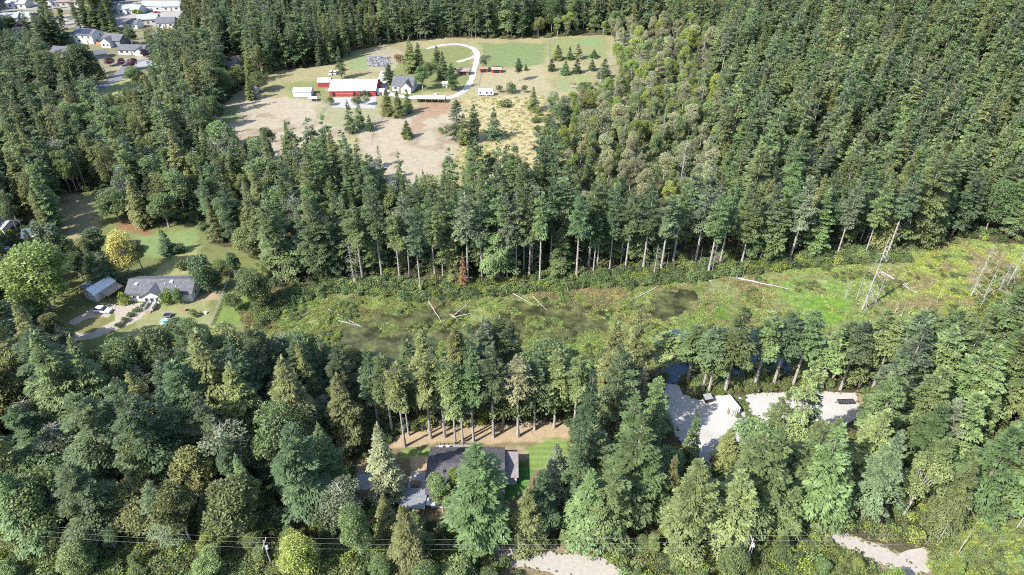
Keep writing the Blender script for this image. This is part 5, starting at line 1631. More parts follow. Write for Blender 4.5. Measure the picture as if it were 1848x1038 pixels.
# vehicles
def wheel(parent, x, y, r_, w):
    o = MB().tube([(x, y - w / 2, r_), (x, y + w / 2, r_)], r_, 14).build("wheel", M_TIRE, parent)
    s = 1 if y > 0 else -1
    MB().tube([(x, y + s * w / 2, r_), (x, y + s * (w / 2 + .02), r_)], r_ * .55, 10).build("rim", M_METAL, o)


def car(u, v, rot, col, label, L_=4.5, kind='sedan'):
    x, y = G(u, v)
    t = empty("parked_car", (x, y, 0.035), rot, label, "car")
    m = plain("car_paint_%d" % len(MATS), col, 0.3, 0.03, spec=0.6)
    h = L_ / 2; w = .88
    prof = [(-h, .35), (-h, .85), (-h * .78, .98), (h * .35, .98), (h * .95, .80), (h, .55), (h, .35)]
    vs_ = [(a, -w, b) for a, b in prof] + [(a, w, b) for a, b in prof]
    n_ = len(prof)
    mesh_obj("body", vs_, [tuple(range(n_)), tuple(range(2 * n_ - 1, n_ - 1, -1))] + [(i, n_ + i, n_ + (i + 1) % n_, (i + 1) % n_) for i in range(n_)], m, t)
    back = -h * .62 if kind == 'sedan' else -h * .92
    a0, a1, a2, a3 = back, back + .45, h * .08, h * .42
    zt = 1.42 if kind == 'sedan' else 1.62
    vs_ = [(a0, -w + .05, .985), (a3, -w + .05, .985), (a3, w - .05, .985), (a0, w - .05, .985), (a1, -w + .2, zt), (a2, -w + .2, zt), (a2, w - .2, zt), (a1, w - .2, zt)]
    mesh_obj("window", vs_, [(0, 1, 5, 4), (1, 2, 6, 5), (2, 3, 7, 6), (3, 0, 4, 7), (4, 5, 6, 7)], M_GLASS, t)
    MB().box(a1 - .02, -w + .19, zt + .003, a2 + .02, w - .19, zt + .05).build("roof", m, t)
    for sx in (-h * .62, h * .62):
        for sy in (-w + .02, w - .02):
            wheel(t, sx, sy, .33, .22)
    for sy in (-.6, .6):
        MB().box(h + .002, sy - .17, .6, h + .04, sy + .17, .74).build("headlight", M_WHITE, t)
    return t


car(187, 563, d(-8), (0.75, 0.76, 0.78), "silver-white car parked on the gravel drive below the white shed", 4.7, 'suv')
car(598, 134, d(85), (0.72, 0.72, 0.70), "left one of two white vehicles parked behind the small red shed", 4.6, 'suv')
car(606, 133, d(88), (0.62, 0.62, 0.60), "right one of two pale vehicles parked behind the small red shed", 4.9, 'suv')
car(684, 152, d(80), (0.05, 0.05, 0.06), "dark car parked at the right rear of the red barn", 4.4)
car(18, 441, d(10), (0.10, 0.12, 0.16), "dark car parked on the pale yard at the left picture edge", 4.5)
car(10, 455, d(170), (0.7, 0.7, 0.7), "white car parked on the pale yard at the left picture edge", 4.6, 'suv')
car(283, 24, d(20), (0.30, 0.03, 0.03), "red car in front of the farthest white house", 4.3)
poly_sheet("driveway", [(-30, 425), (20, 418), (52, 432), (60, 460), (20, 476), (-30, 480)], 0.02, M_CONC, 0.4)


def trailer(u, v, rot, L_, W_, H_, label, name="travel_trailer", cat="trailer", wins=True, zb=.55, wheels=True, mat_=M_WHITE):
    x, y = G(u, v)
    t = empty(name, (x, y, 0.035), rot, label, cat)
    h = L_ / 2; w = W_ / 2
    prof = [(-h, zb), (h, zb), (h, H_ - .35), (h - .3, H_), (-h + .2, H_), (-h, H_ - .25)] if wheels else [(-h, 0), (h, 0), (h, H_), (-h, H_)]
    n_ = len(prof)
    vs_ = [(a, -w, b) for a, b in prof] + [(a, w, b) for a, b in prof]
    mesh_obj("body", vs_, [tuple(range(n_)), tuple(range(2 * n_ - 1, n_ - 1, -1))] + [(i, n_ + i, n_ + (i + 1) % n_, (i + 1) % n_) for i in range(n_)], mat_, t)
    if wins:
        for a, ww in ((-h * .72, .6), (h * .15, .8), (h * .72, .8)):
            fo = MB().box(a - ww / 2 - .05, -w - .03, 1.25, a + ww / 2 + .05, -w - .003, 2.05).build("window", M_BLACK, t)
            MB().box(a - ww / 2, -w - .04, 1.3, a + ww / 2, -w - .032, 2.0).build("pane", M_GLASS, fo)
        MB().box(h * .42 - .35, -w - .03, .7, h * .42 + .35, -w - .003, 2.5).build("door", plain("trailer_door", (0.6, 0.6, 0.6), .5, .05), t)
    if wheels:
        for sx in (-.45, .45):
            for sy in (-w + .12, w - .12):
                wheel(t, sx, sy, .34, .2)
        MB().box(h, -.06, .45, h + 1.1, .06, .57).build("hitch", M_BLACK, t)
    return t


trailer(877, 172, d(-2), 7.6, 2.6, 3.0, "white travel trailer standing at the edge of the golden grass")
# white container on the gravel yard
t = trailer(1316, 738, d(108), 4.7, 2.4, 2.2, "white shipping container with a brown door on the gravel yard", "shipping_container", "container", False, wheels=False)
for k in range(11):
    for sy in (-1, 1):
        a = -2.25 + k * .43
        MB().box(a, sy * 1.2 + (0.003 if sy > 0 else -.05), .15, a + .16, sy * 1.2 + (.05 if sy > 0 else -.003), 2.05).build("rib", M_WHITE, t)
MB().box(-1.9, 1.255, .05, -1.0, 1.32, 1.8).build("door", M_BROWN, t)
for k in range(4):
    MB().box(-2.41, -1.0 + k * .6, .1, -2.353, -.95 + k * .6, 2.1).build("lock_rod", M_METAL, t)
# the black box with pale lid
x, y = G(1276, 724)
t = empty("waste_bin", (x, y, .02), d(10), "black bin with a grey lid at the back of the gravel yard", "bin")
MB().raw([(-.8, -.65, .12), (.8, -.65, .12), (.8, .65, .12), (-.8, .65, .12), (-.95, -.8, 1.35), (.95, -.8, 1.35), (.95, .8, 1.55), (-.95, .8, 1.55)],
         [(0, 3, 2, 1), (4, 5, 6, 7), (0, 1, 5, 4), (1, 2, 6, 5), (2, 3, 7, 6), (3, 0, 4, 7)]).build("body", M_BLACK, t)
MB().raw([(-1, -.86, 1.38), (1, -.86, 1.38), (1, .86, 1.59), (-1, .86, 1.59), (-1, -.86, 1.46), (1, -.86, 1.46), (1, .86, 1.67), (-1, .86, 1.67)],
         [(0, 3, 2, 1), (4, 5, 6, 7), (0, 1, 5, 4), (1, 2, 6, 5), (2, 3, 7, 6), (3, 0, 4, 7)]).build("lid", plain("grey_lid", (0.20, 0.205, 0.215), .5, .05), t)
for sx in (-.7, .7):
    MB().tube([(sx, -.6, 0.1), (sx, -.5, 0.1)], .1, 10).build("wheel", M_TIRE, t)
# black flatbed trailer
x, y = G(1526, 727)
t = empty("flatbed_trailer", (x, y, .035), d(3), "black flatbed trailer with side rails parked on the right gravel yard", "trailer"); t.scale = (.62, .62, .62)
MB().box(-3.2, -1.1, .55, 3.2, 1.1, .68).build("deck", M_BLACK, t)
for sy in (-1.1, 1.04):
    MB().box(-3.2, sy, .682, 3.2, sy + .06, .95).build("rail", M_BLACK, t)
for k in range(7):
    MB().box(-3.05 + k, -1.0, .682, -2.5 + k, 1.0, .70).build("plank", plain("grey_plank", (0.06, 0.06, 0.065), .8, .3), t)
for sx in (-.5, .5):
    for sy in (-1.02, 1.02):
        wheel(t, sx, sy, .36, .22)
MB().box(-4.4, -.08, .5, -3.2, .08, .62).build("hitch", M_BLACK, t)

# homestead
x, y = G(290, 545)
t = house("manufactured_home", "long single-storey white home with a grey shingled roof beside the lawn", "house", 291, 544, 18.6, 8.4, 2.9, 4.9, d(0), M_GREYROOF, M_WHITE,
          wins=[('-y', -7.2, 1.2, 1.0, .9), ('-y', -5.2, 1.0, 1.5, 1.1), ('-y', -4.0, 1.3, .6, .8), ('-y', 3.6, 1.0, 1.3, 1.1), ('+x', -1.5, 1.1, 1.0, 1.0), ('+x', 2.0, 1.1, 1.0, 1.0)])
cross_gable(t, -1.6, 5.2, 8.4, 1.4, 2.9, 4.5, M_GREYROOF, M_WHITE, wins=[(-1.5, 1.0, .8, 1.2), (0, .9, .9, 1.3), (1.5, 1.0, .8, 1.2)])
rf = [c for c in t.children if c.name.startswith('roof')][0]
def sky_light(px, py, w=.9, h=1.1):
    z = 2.92 + (4.2 - abs(py)) * (2.0 / 4.2) + .14
    MB().box(px - w / 2, py - h / 2, z - .1, px + w / 2, py + h / 2, z + .22).build("skylight", M_WHITE, rf)
sky_light(-7.0, -1.6); sky_light(3.0, -.8)
for px, py in ((-5.5, -2.6), (1.3, -1.8), (4.6, -2.4), (6.8, -1.4), (-3.4, -.9), (0.2, -.6)):
    z = 2.92 + (4.2 - abs(py)) * (2.0 / 4.2)
    MB().tube([(px, py, z), (px, py, z + .55)], .09, 8).build("vent_pipe", M_METAL, rf)
dk = MB().box(-1.0 - 1.6, -9.2, .0, 1.0 - 1.2, -5.8, .55)
dk.build("porch", M_TANROOF, t)
for k in range(3):
    MB().box(-2.2, -9.2 - .3 * (k + 1), 0, -.6, -9.2 - .3 * k - .003, .5 - .16 * k).build("step", M_TANROOF, t)
for sx in (-2.6, -.25):
    MB().box(sx, -9.15, .552, sx + .06, -5.85, 1.45).build("railing", M_WHITE, t)
# shed with two lean-tos
t = house("garden_shed", "white gabled shed with a blue lean-to and a brown lean-to", "shed", 172, 545, 4.4, 8.0, 2.6, 3.6, 0, M_METAL, M_WHITE, over=.3)
# turned so its gable faces the camera
for c in list(t.children):
    bpy.data.objects.remove(c)
W2, D2 = 4.4, 7.2
mb = MB(); mb.prism([(-W2 / 2, -.2), (W2 / 2, -.2), (W2 / 2, 2.7), (0, 3.9), (-W2 / 2, 2.7)], -D2 / 2, D2 / 2)
mb.v = [(-yy_, xx_, z) for xx_, yy_, z in mb.v]
mb.build("wall", M_WHITE, t)
gable_roof(D2, W2, 2.72, 3.92, .3, ridge='y').build("roof", M_METAL, t)
t.rotation_euler = (0, 0, d(-22))
MB().box(-.9, -D2 / 2 - .07, 0, .9, -D2 / 2 - .003, 2.1).build("door", M_WHITE, t)
window(t, '+x', 1.0, 1.1, .8, .8, W2 / 2)
for s_, nm, mt, wd, lab in ((-1, "lean_to_roof", plain("blue_tarp", (0.10, 0.15, 0.20), .5, .2), 3.4, "blue tarp lean-to roof"), (1, "lean_to_roof", M_TANROOF, 3.6, "brown lean-to roof")):
    a0, a1 = s_ * (W2 / 2 + .32), s_ * (W2 / 2 + wd)
    vs_ = [(a0, -2.2, 2.6), (a1, -2.2, 2.2), (a1, 3.4, 2.2), (a0, 3.4, 2.6)]
    vs_ += [(p, q_, z + .08) for p, q_, z in vs_]
    o = MB().raw(vs_, [(0, 3, 2, 1), (4, 5, 6, 7), (0, 1, 5, 4), (1, 2, 6, 5), (2, 3, 7, 6), (3, 0, 4, 7)]).build(nm, mt, t)
    o["label"] = lab
    for yy_ in (-2.0, 3.2):
        MB().box(a1 - s_ * .15 - .06, yy_ - .06, 0, a1 - s_ * .15 + .06, yy_ + .06, 2.2).build("post", M_BROWN, t)
# trampoline (black) and wading pool
x, y = G(303, 572)
t = empty("trampoline", (x, y, .02), 0, "black square trampoline frame on the dry lawn before the home", "trampoline")
MB().box(-1.0, -1.0, .75, 1.0, 1.0, .80).build("mat", M_BLACK, t)
for sx in (-1, 1):
    for sy in (-1, 1):
        MB().tube([(sx * .95, sy * .95, 0), (sx * .95, sy * .95, .75)], .04, 6).build("leg", M_METAL, t)
for k in range(4):
    a = k * math.pi / 2
    p0 = (1.08 * math.cos(a) - 1.08 * math.sin(a), 1.08 * math.sin(a) + 1.08 * math.cos(a), .8); p1 = (1.08 * math.cos(a) + 1.08 * math.sin(a), 1.08 * math.sin(a) - 1.08 * math.cos(a), .8)
    MB().tube([p0, p1], .05, 6).build("rail", M_METAL, t)
x, y = G(298, 582)
t = empty("paddling_pool", (x, y, .02), 0, "round white and blue paddling pool on the dry lawn", "pool")
n_ = 20
rr = [(1.25, 0), (1.3, .45), (1.15, .45), (1.12, .1)]
vs_ = [(r_ * math.cos(2 * math.pi * k / n_), r_ * math.sin(2 * math.pi * k / n_), z) for r_, z in rr for k in range(n_)]
mesh_obj("wall", vs_, [(i * n_ + k, i * n_ + (k + 1) % n_, (i + 1) * n_ + (k + 1) % n_, (i + 1) * n_ + k) for i in range(3) for k in range(n_)], M_WHITE, t)
mesh_obj("water", [(1.13 * math.cos(2 * math.pi * k / n_), 1.13 * math.sin(2 * math.pi * k / n_), .3) for k in range(n_)], [tuple(range(n_))], plain("pool_blue", (0.2, 0.45, 0.65), .1, .05), t)
# fence of white boards running down to the wood
FP = [(425, 472), (415, 497), (405, 527), (396, 552), (380, 588)]
t = empty("board_fence", (*G(405, 527), 0), 0, "white board fence running down the lawn from the wood", "fence")
ox, oy = G(405, 527)
pts = []
for i in range(len(FP) - 1):
    a = Vector(G(*FP[i])); b = Vector(G(*FP[i + 1])); n_ = max(1, round((b - a).length / 2.4))
    for k in range(n_): pts.append(a + (b - a) * k / n_)
pts.append(Vector(G(*FP[-1])))
M_FENCE = plain("weathered_white_wood", (0.38, 0.365, 0.33), .85, .2)
for p in pts:
    MB().box(p.x - ox - .07, p.y - oy - .07, -.1, p.x - ox + .07, p.y - oy + .07, 1.3).build("post", M_FENCE, t)
for a, b in zip(pts, pts[1:]):
    for z in (.35, .7, 1.05):
        dd_ = (b - a).normalized() * .09
        MB().tube([(a.x - ox + dd_.x, a.y - oy + dd_.y, z), (b.x - ox - dd_.x, b.y - oy - dd_.y, z)], .07, 4).build("slat", M_FENCE, t)
# dark hedge along the drive and low shrubs in the lawn
rr_ = random.Random(9)
hb = [(262, 553), (248, 562), (237, 571), (226, 581), (216, 590)]
for k, (u, v) in enumerate(hb):
    x, y = G(u, v)
    P_ = PROTO['shrub0']
    root = empty("hedge_shrub", (x, y, 0), rr_.random() * 6, ["dark hedge shrub nearest the home steps beside the gravel drive", "second dark hedge shrub down the gravel drive", "middle dark hedge shrub of five along the gravel drive",
                 "fourth dark hedge shrub down the gravel drive", "last dark hedge shrub at the lower end of the gravel drive"][k], "shrub", "hedge shrubs along the gravel drive")
    root.scale = (.7, .7, .55)
    for nm, me_ in (("trunk", P_['trunk']), ("crown", P_['crown'])):
        o = bpy.data.objects.new(nm, me_); o.parent = root; COL.objects.link(o)
        o["foliage_color"] = [float(q) for q in TONES['dark'][0]]

# neighbourhood houses
NG = "houses of the neighbourhood"
t = house("suburban_house", "two-storey white house with dark solar panels on its roof", "house", 153, 79, 13, 10, 5.2, 7.4, d(-12), M_GREYROOF, M_WHITE, NG,
          wins=[('-y', -4, 3.4, 1.2, 1.1), ('-y', 0, 3.4, 1.2, 1.1), ('-y', 4, 3.4, 1.2, 1.1), ('-y', -3, .9, 1.4, 1.2), ('+x', 2, 3.3, 1.1, 1.2), ('+x', -2, 1, 1.1, 1.2)], doors=[('-y', 2.5, 1, 2.1, M_BROWN)])
rf = [c for c in t.children if c.name.startswith('roof')][0]
for i in range(5):
    for j in range(3):
        x0_ = -5.2 + i * 2.0; y0_ = -4.5 + j * 1.35
        zf = lambda yy_: 5.22 + (5 + yy_) * (2.2 / 5) + .17
        MB().raw([(x0_, y0_, zf(y0_)), (x0_ + 1.85, y0_, zf(y0_)), (x0_ + 1.85, y0_ + 1.25, zf(y0_ + 1.25)), (x0_, y0_ + 1.25, zf(y0_ + 1.25)),
                  (x0_, y0_, zf(y0_) + .05), (x0_ + 1.85, y0_, zf(y0_) + .05), (x0_ + 1.85, y0_ + 1.25, zf(y0_ + 1.25) + .05), (x0_, y0_ + 1.25, zf(y0_ + 1.25) + .05)],
                 [(0, 3, 2, 1), (4, 5, 6, 7), (0, 1, 5, 4), (1, 2, 6, 5), (2, 3, 7, 6), (3, 0, 4, 7)]).build("solar_panel", M_SOLAR, rf)
t = house("suburban_house", "blue-grey gabled house with a white garage beside the solar-roofed house", "house", 203, 84, 12, 9, 3.6, 6.2, d(-14), M_GREYROOF, M_BLUEGREY, NG, wins=[('+x', 1, 1.2, 1.2, 1.2), ('+x', -2, 1.2, 1.0, 1.2)])
cross_gable(t, -1.5, 6.2, 9, 3.2, 3.4, 5.4, M_GREYROOF, M_WHITE, wins=[(-1.2, 1.0, 1.4, 1.3), (1.5, 1.0, 1.0, 1.3)])
t = house("suburban_house", "long low house with a grey roof at the street", "house", 238, 99, 15.5, 7.5, 2.8, 4.6, d(-4), M_GREYROOF, M_WHITE, NG, wins=[('-y', -5.5, 1, 1.6, 1.1), ('-y', -2.2, 1, 1.2, 1.1), ('-y', 2.2, 1, 1.4, 1.1)], doors=[('-y', .3, 1, 2.1, M_BROWN)])
cross_gable(t, 5.6, 4.4, 7.5, 2.4, 2.7, 4.2, M_GREYROOF, plain("pale_green_siding", (0.42, 0.48, 0.47), .8, .05))
t = house("suburban_house", "dark grey roofed house nearest the large round tree", "house", 113, 108, 15, 10, 3.2, 5.8, d(-12), M_GREYROOF, M_WHITE, NG, wins=[('-y', -4, 1, 1.4, 1.1), ('-y', 0, 1, 1.4, 1.1)], chimney=(2, 0))
cross_gable(t, 4.2, 6.0, 10, 3.5, 3.0, 5.2, M_GREYROOF, M_WHITE, wins=[(0, 1, 1.6, 1.2)])
house("garage", "small grey-roofed garage between the street houses", "garage", 184, 106, 6, 6, 2.6, 4.0, d(30), M_GREYROOF, M_BLUEGREY, NG, doors=[('+x', 0, 2.4, 2.1, M_WHITE)])
t = empty("wooden_fence", (*G(190, 82), 0), d(-5), "orange-brown wooden fence between two street houses", "fence")
for k in range(22):
    MB().box(-5.2 + k * .48, -.03, 0, -5.2 + k * .48 + .44, .03, 1.7).build("plank", plain("cedar_fence", (0.45, 0.20, 0.09), .85, .2), t)
far = [  # u, v, width, depth, rotation, roof, wall, label
    (232, 26, 16, 9, -8, M_PALEROOF, M_WHITE, "pale green-roofed far house left of the red car"),
    (275, 20, 15, 9, -6, M_PALEROOF, M_WHITE, "bright white far house right of the pale green-roofed one"),
    (268, 44, 12, 8, 12, M_PALEROOF, M_BEIGE, "pale-roofed house below the far street, right one"),
    (236, 52, 10, 7, -10, M_GREYROOF, M_WHITE, "small grey-roofed house below the far street, left one"),
    (128, 12, 15, 9, 4, M_PINKROOF, M_BEIGE, "pinkish-brown-roofed far house at the top edge"),
    (86, 9, 14, 9, 0, M_GREYROOF, M_WHITE, "grey-roofed far house at the top edge, left of the pinkish one"),
    (106, 12, 9, 8, 8, M_PALEROOF, M_WHITE, "narrow pale far house between grey and pinkish roofs"),
    (30, 15, 14, 9, -5, M_PALEROOF, M_WHITE, "pale-roofed far house near the top left corner"),
    (8, 12, 12, 9, 10, M_GREYROOF, M_BEIGE, "grey-roofed far house in the top left corner"),
    (12, 42, 15, 9, 5, M_PALEROOF, M_WHITE, "pale low house at the left edge below the far street"),
    (44, 40, 11, 8, -8, M_PALEROOF, M_BEIGE, "pale low house behind the dark purple tree"),
    (45, 68, 13, 8, 4, M_TANROOF, M_WHITE, "tan-roofed house half hidden by firs at the left"),
    (25, 96, 12, 8, -6, M_PALEROOF, M_WHITE, "pale-walled house hidden among the left firs"),
    (300, 50, 11, 8, 6, M_GREYROOF, M_WHITE, "grey-roofed house beside the fir wood, below the far street"),
    (310, 20, 12, 8, 6, M_PALEROOF, M_WHITE, "rightmost far white house beside the fir wood"),
    (380, 8, 12, 8, 0, M_PALEROOF, M_WHITE, "far pale house peeking through the top firs"),
    (165, 8, 13, 8, 10, M_PINKROOF, M_BEIGE, "brownish far house right of the pinkish-roofed one"),
]
for u, v, w, dd_, r_, rm, wm, lab in far:
    house("suburban_house", lab, "house", u, v, w, dd_, 3.2, 5.4, d(r_), rm, wm, NG, wins=[('-y', -w * .3, 1, 1.4, 1.2), ('-y', w * .28, 1, 1.6, 1.2)], doors=[('-y', 0, 1.1, 2.1, M_BROWN)])
house("house", "white-walled house at the left picture edge above the parked cars", "house", -2, 422, 7, 6, 2.8, 4.2, d(-25), M_PALEROOF, M_WHITE, wins=[('+x', 0, 1, 1.2, 1.1)])
house("house", "pale house half hidden beside the grey-green poplars", "house", 72, 438, 8, 6, 2.8, 4.2, d(20), M_METAL, M_WHITE, wins=[('-y', 1, 1, 1.2, 1.1)])
house("cottage", "small tan-roofed house deep in the left wood", "house", 66, 259, 7, 6, 2.7, 4.3, d(-28), M_TANROOF, M_BLUEGREY, wins=[('-y', 0, 1, 1.2, 1.1)])

# the dark-roofed house behind the huge fir
x, y = G(840, 905)
t = empty("dark_roofed_house", (x, y, 0), d(0), "large dark shingled house mostly hidden behind the huge spreading fir", "house")
W2, D2, e, r_ = 15.2, 11.4, 3.0, 5.0
mb = MB(); mb.prism([(0, -.3), (D2, -.3), (D2, e), (D2 / 2, r_), (0, e)], -W2 / 2, W2 / 2); mb.build("wall", M_WHITE, t)
rb = gable_roof(W2, D2, e + .02, r_ + .02, .55); rb.v = [(a, b + D2 / 2, c) for a, b, c in rb.v]
rf = rb.build("roof", M_DARKROOF, t)
for a, b in ((-4.5, 4.0), (-1.0, 3.0), (2.5, 4.4)):
    MB().box(a - .22, b - .22, e + .6, a + .22, b + .22, e + .02 + b * (r_ - e) / (D2 / 2) + .5).build("vent", M_DARK, rf)
cross_gable(t, -4.2, 5.4, 0, 1.6, 2.9, 4.5, M_DARKROOF, M_WHITE, wins=[(0, 1.0, 2.0, 1.2)])
MB().box(-W2 / 2 + .3, D2 + .003, 0.2, 2.0, D2 + 3.4, .55).build("deck", plain("deck_wood", (0.17, 0.165, 0.16), .9, .25), t)
for k in range(12):
    xx_ = -W2 / 2 + .35 + k * .85
    MB().box(xx_, D2 + 3.32, .552, xx_ + .07, D2 + 3.39, 1.5).build("baluster", M_BLACK, t)
MB().box(-W2 / 2 + .3, D2 + 3.30, 1.502, 2.0, D2 + 3.40, 1.57).build("railing", M_BROWN, t)
MB().box(-W2 / 2 + .3, D2 + .1, 1.502, -W2 / 2 + .4, D2 + 3.29, 1.57).build("railing", M_BROWN, t)
# right wing roof
MB().box(W2 / 2 + .003, 4.2, 0, W2 / 2 + 3.0, 10.4, 2.7).build("wing_wall", M_WHITE, t)
MB().box(W2 / 2 - .0 + .56, 3.8, 2.703, W2 / 2 + 3.4, 10.8, 2.85).build("wing_roof", plain("pale_shingle", (0.19, 0.175, 0.18), .9, .2), t)
for k, (u, v) in enumerate([(795, 822), (804, 822)]):
    x_, y_ = G(u, v)
    c = empty("garden_chair", (x + 0, y, 0), 0, ["left one of two white chairs on the rear deck", "right one of two white chairs on the rear deck"][k], "chair")
    c.location = (x - W2 / 2 + 1.4 + k * 1.5, y + D2 + 2.0, .552)
    MB().box(-.4, -.4, .35, .4, .4, .45).build("seat", M_WHITE, c); MB().box(-.4, .32, .452, .4, .42, .95).build("backrest", M_WHITE, c)
    for sx in (-.35, .3):
        for sy in (-.35, .3):
            MB().box(sx, sy, 0, sx + .06, sy + .06, .348).build("leg", M_WHITE, c)
# flat-roofed carport in front left
x, y = G(748, 915)
t = empty("carport", (x, y, 0), d(-3), "flat grey-roofed carport before the patio of the dark-roofed house", "carport")
MB().box(-2.6, -2.3, 2.5, 2.6, 2.6, 2.68).build("roof", plain("grey_flat_roof", (0.15, 0.16, 0.175), .8, .15), t)
MB().box(2.603, -1.2, 2.3, 4.6, 0.6, 2.42).build("porch_roof", plain("grey_flat_roof2", (0.30, 0.32, 0.34), .8, .1), t)
for sx in (-2.4, 2.3):
    for sy in (-2.1, 2.3):
        MB().box(sx, sy, 0, sx + .12, sy + .12, 2.498).build("post", M_BROWN, t)
# patio furniture
x, y = G(750, 876)
t = empty("garden_table", (x, y, .034), 0, "small brown table with benches on the grey patio", "table")
MB().box(-.8, -.5, .68, .8, .5, .75).build("tabletop", M_BROWN, t)
for sy in (-.9, .7):
    MB().box(-.8, sy, .4, .8, sy + .25, .46).build("bench", M_BROWN, t)
for sx in (-.7, .6):
    MB().box(sx, -.85, 0, sx + .1, .85, .399).build("leg", M_BROWN, t)
# low garden wall between patio and carport
x, y = G(750, 893)
t = MB().box(-3.2, -.2, 0, 3.2, .2, .8).build("garden_wall", M_BROWN); t.location = (x, y, 0)
tag(t, "low brown garden wall between the patio and the carport", "wall")

# ------------------------------------------------------------------ logs in the marsh
def log(u0, v0, u1, v1, r_, label, branches=10, root=False, mat_=M_SNAG):
    a = Vector((*G(u0, v0), .25)); b = Vector((*G(u1, v1), .3))
    mb = MB(); n_ = 6
    pts_ = [a + (b - a) * (k / n_) + Vector((rr_.uniform(-.1, .1), rr_.uniform(-.1, .1), rr_.uniform(-.05, .1))) - a for k in range(n_ + 1)]
    mb.tube(pts_, [r_ * (1.1 - .75 * k / n_) for k in range(n_ + 1)], 7)
    dd_ = (b - a).normalized(); side = Vector((-dd_.y, dd_.x, 0))
    for k in range(branches):
        p = pts_[0] + (pts_[-1] - pts_[0]) * rr_.uniform(.3, .95)
        q_ = p + side * rr_.choice((-1, 1)) * rr_.uniform(.5, 1.6) + Vector((0, 0, rr_.uniform(0, 1.2))) + dd_ * rr_.uniform(.2, .8)
        mb.tube([p, q_], [.05, .015], 3, False)
    if root:
        for k in range(12):
            an = k * 6.28 / 12
            q_ = side * math.cos(an) * rr_.uniform(.8, 1.5) + Vector((0, 0, math.sin(an) * rr_.uniform(.8, 1.5))) - dd_ * rr_.uniform(.1, .5)
            mb.tube([Vector((0, 0, .2)), q_], [.16, .03], 4, False)
    o = mb.build("fallen_log", mat_)
    o.location = a
    tag(o, label, "log", "fallen logs in the marsh")


M_OLDLOG = plain("old_log", (0.30, 0.27, 0.23), .95, .3)
log(1330, 503, 1422, 523, .26, "long pale fallen log behind the pale green marsh carpet", 12, True)
log(1592, 492, 1654, 531, .24, "pale log lying right of the tallest dead tree", 16)
log(1532, 493, 1551, 498, .16, "short log left of the tallest dead tree", 3)
log(767, 534, 798, 584, .20, "straight pale log leaning into the dark pool", 3)
log(594, 560, 650, 590, .13, "upper thin log at the left of the dark pool", 2)
log(612, 580, 655, 592, .11, "lower thin log at the left of the dark pool", 2)
log(753, 540, 775, 546, .12, "thin log at the foot of the straight leaning one", 2)
log(924, 530, 962, 552, .12, "left one of two thin logs before the bare stem row", 2)
log(962, 537, 988, 562, .12, "right one of two thin logs before the bare stem row", 2)
log(1184, 520, 1137, 545, .17, "dark straight log crossing the back of the olive pool", 2, False, M_OLDLOG)
log(818, 572, 850, 545, .18, "dark log with a root plate beside the dark pool", 5, True, M_OLDLOG)
log(818, 574, 852, 567, .15, "lower dark log at the root plate", 4, False, M_OLDLOG)
log(540, 575, 565, 560, .13, "thin log at the left end of the marsh", 3)
log(1273, 499, 1290, 520, .10, "thin log at the back of the marsh near the white stump", 2)
log(1700, 945, 1668, 985, .12, "slim bare log beside the brambles at lower right", 3)
log(1465, 582, 1490, 588, .15, "broken pale log in front of the tallest dead tree", 8)
log(1520, 592, 1548, 597, .14, "pale log lying low before the tallest dead tree", 6)
log(1384, 562, 1412, 568, .11, "thin pale log in the middle of the right marsh", 3)
log(705, 168 + 35, 724, 199, .25, "pale log below the concrete pad", 0)
log(1345, 745, 1335, 722, .2, "pale log at the edge of the right gravel yard", 2)


# ------------------------------------------------------------------ utility poles and wires
def pole(u, v, vt, label, arm=1.2, loc=None):
    x, y = loc or G(u, v)
    h = 10.5 if loc else hpx(u, v, vt)
    t = empty("utility_pole", (x, y, 0), 0, label, "utility pole", "utility poles")
    MB().tube([(0, 0, -.3), (0, 0, h)], [.17, .11], 8).build("mast", M_PALEBARK, t)
    MB().box(-.08, -arm, h - .9, .08, arm, h - .76).build("crossarm", M_PALEBARK, t)
    tb = MB().tube([(.3, 0, h - 2.4), (.3, 0, h - 1.5)], .22, 10).build("transformer", plain("grey_enamel", (.5, .5, .5), .5, .05), t)
    for s in (-1, 0, 1):
        MB().tube([(0, s * arm * .9, h - .76), (0, s * arm * .9, h - .6)], .05, 6).build("insulator", M_WHITE, t)
    return x, y, h


def wire(p, q_, sag, label, r_=.022):
    p = Vector(p); q_ = Vector(q_)
    pts_ = []
    for k in range(25):
        s = k / 24
        a = p.lerp(q_, s) - Vector((0, 0, sag * 4 * s * (1 - s))) - p
        pts_.append(a)
    o = MB().tube(pts_, r_, 4).build("utility_wire", M_WIRE)
    o.location = p
    tag(o, label, "wire", "overhead wires")


x1, y1, h1 = pole(492, 1024, 976, "leaning utility pole among the brambles at the bottom left")
x2, y2, h2 = pole(1340, 1030, 972, "utility pole right of the lower gravel road")
x0_, y0_, h0_ = pole(0, 0, 0, "utility pole far left outside the wood edge", loc=(x1 - 62, y1 + 3.0))
for k, (dy, dz, nm) in enumerate([(1.05, -.6, 'top'), (0.0, -.6, 'middle'), (-1.05, -.6, 'lowest')]):
    wire((x1, y1 + dy, h1 + dz), (x2, y2 + dy, h2 + dz), .9, f"{nm} overhead wire along the bottom roadside, between the two poles", .009)
    wire((x0_, y0_ + dy, h0_ + dz), (x1, y1 + dy, h1 + dz), .9, f"{nm} overhead wire along the bottom roadside, left of the leaning pole", .009)
    wire((x2, y2 + dy, h2 + dz), (x2 + 60, y2 + dy + 2, h2 + dz), .9, f"{nm} overhead wire at the bottom right, beyond the right pole", .008)
xa, ya, ha = pole(44, 612, 573, "utility pole in the wood at the left picture edge")
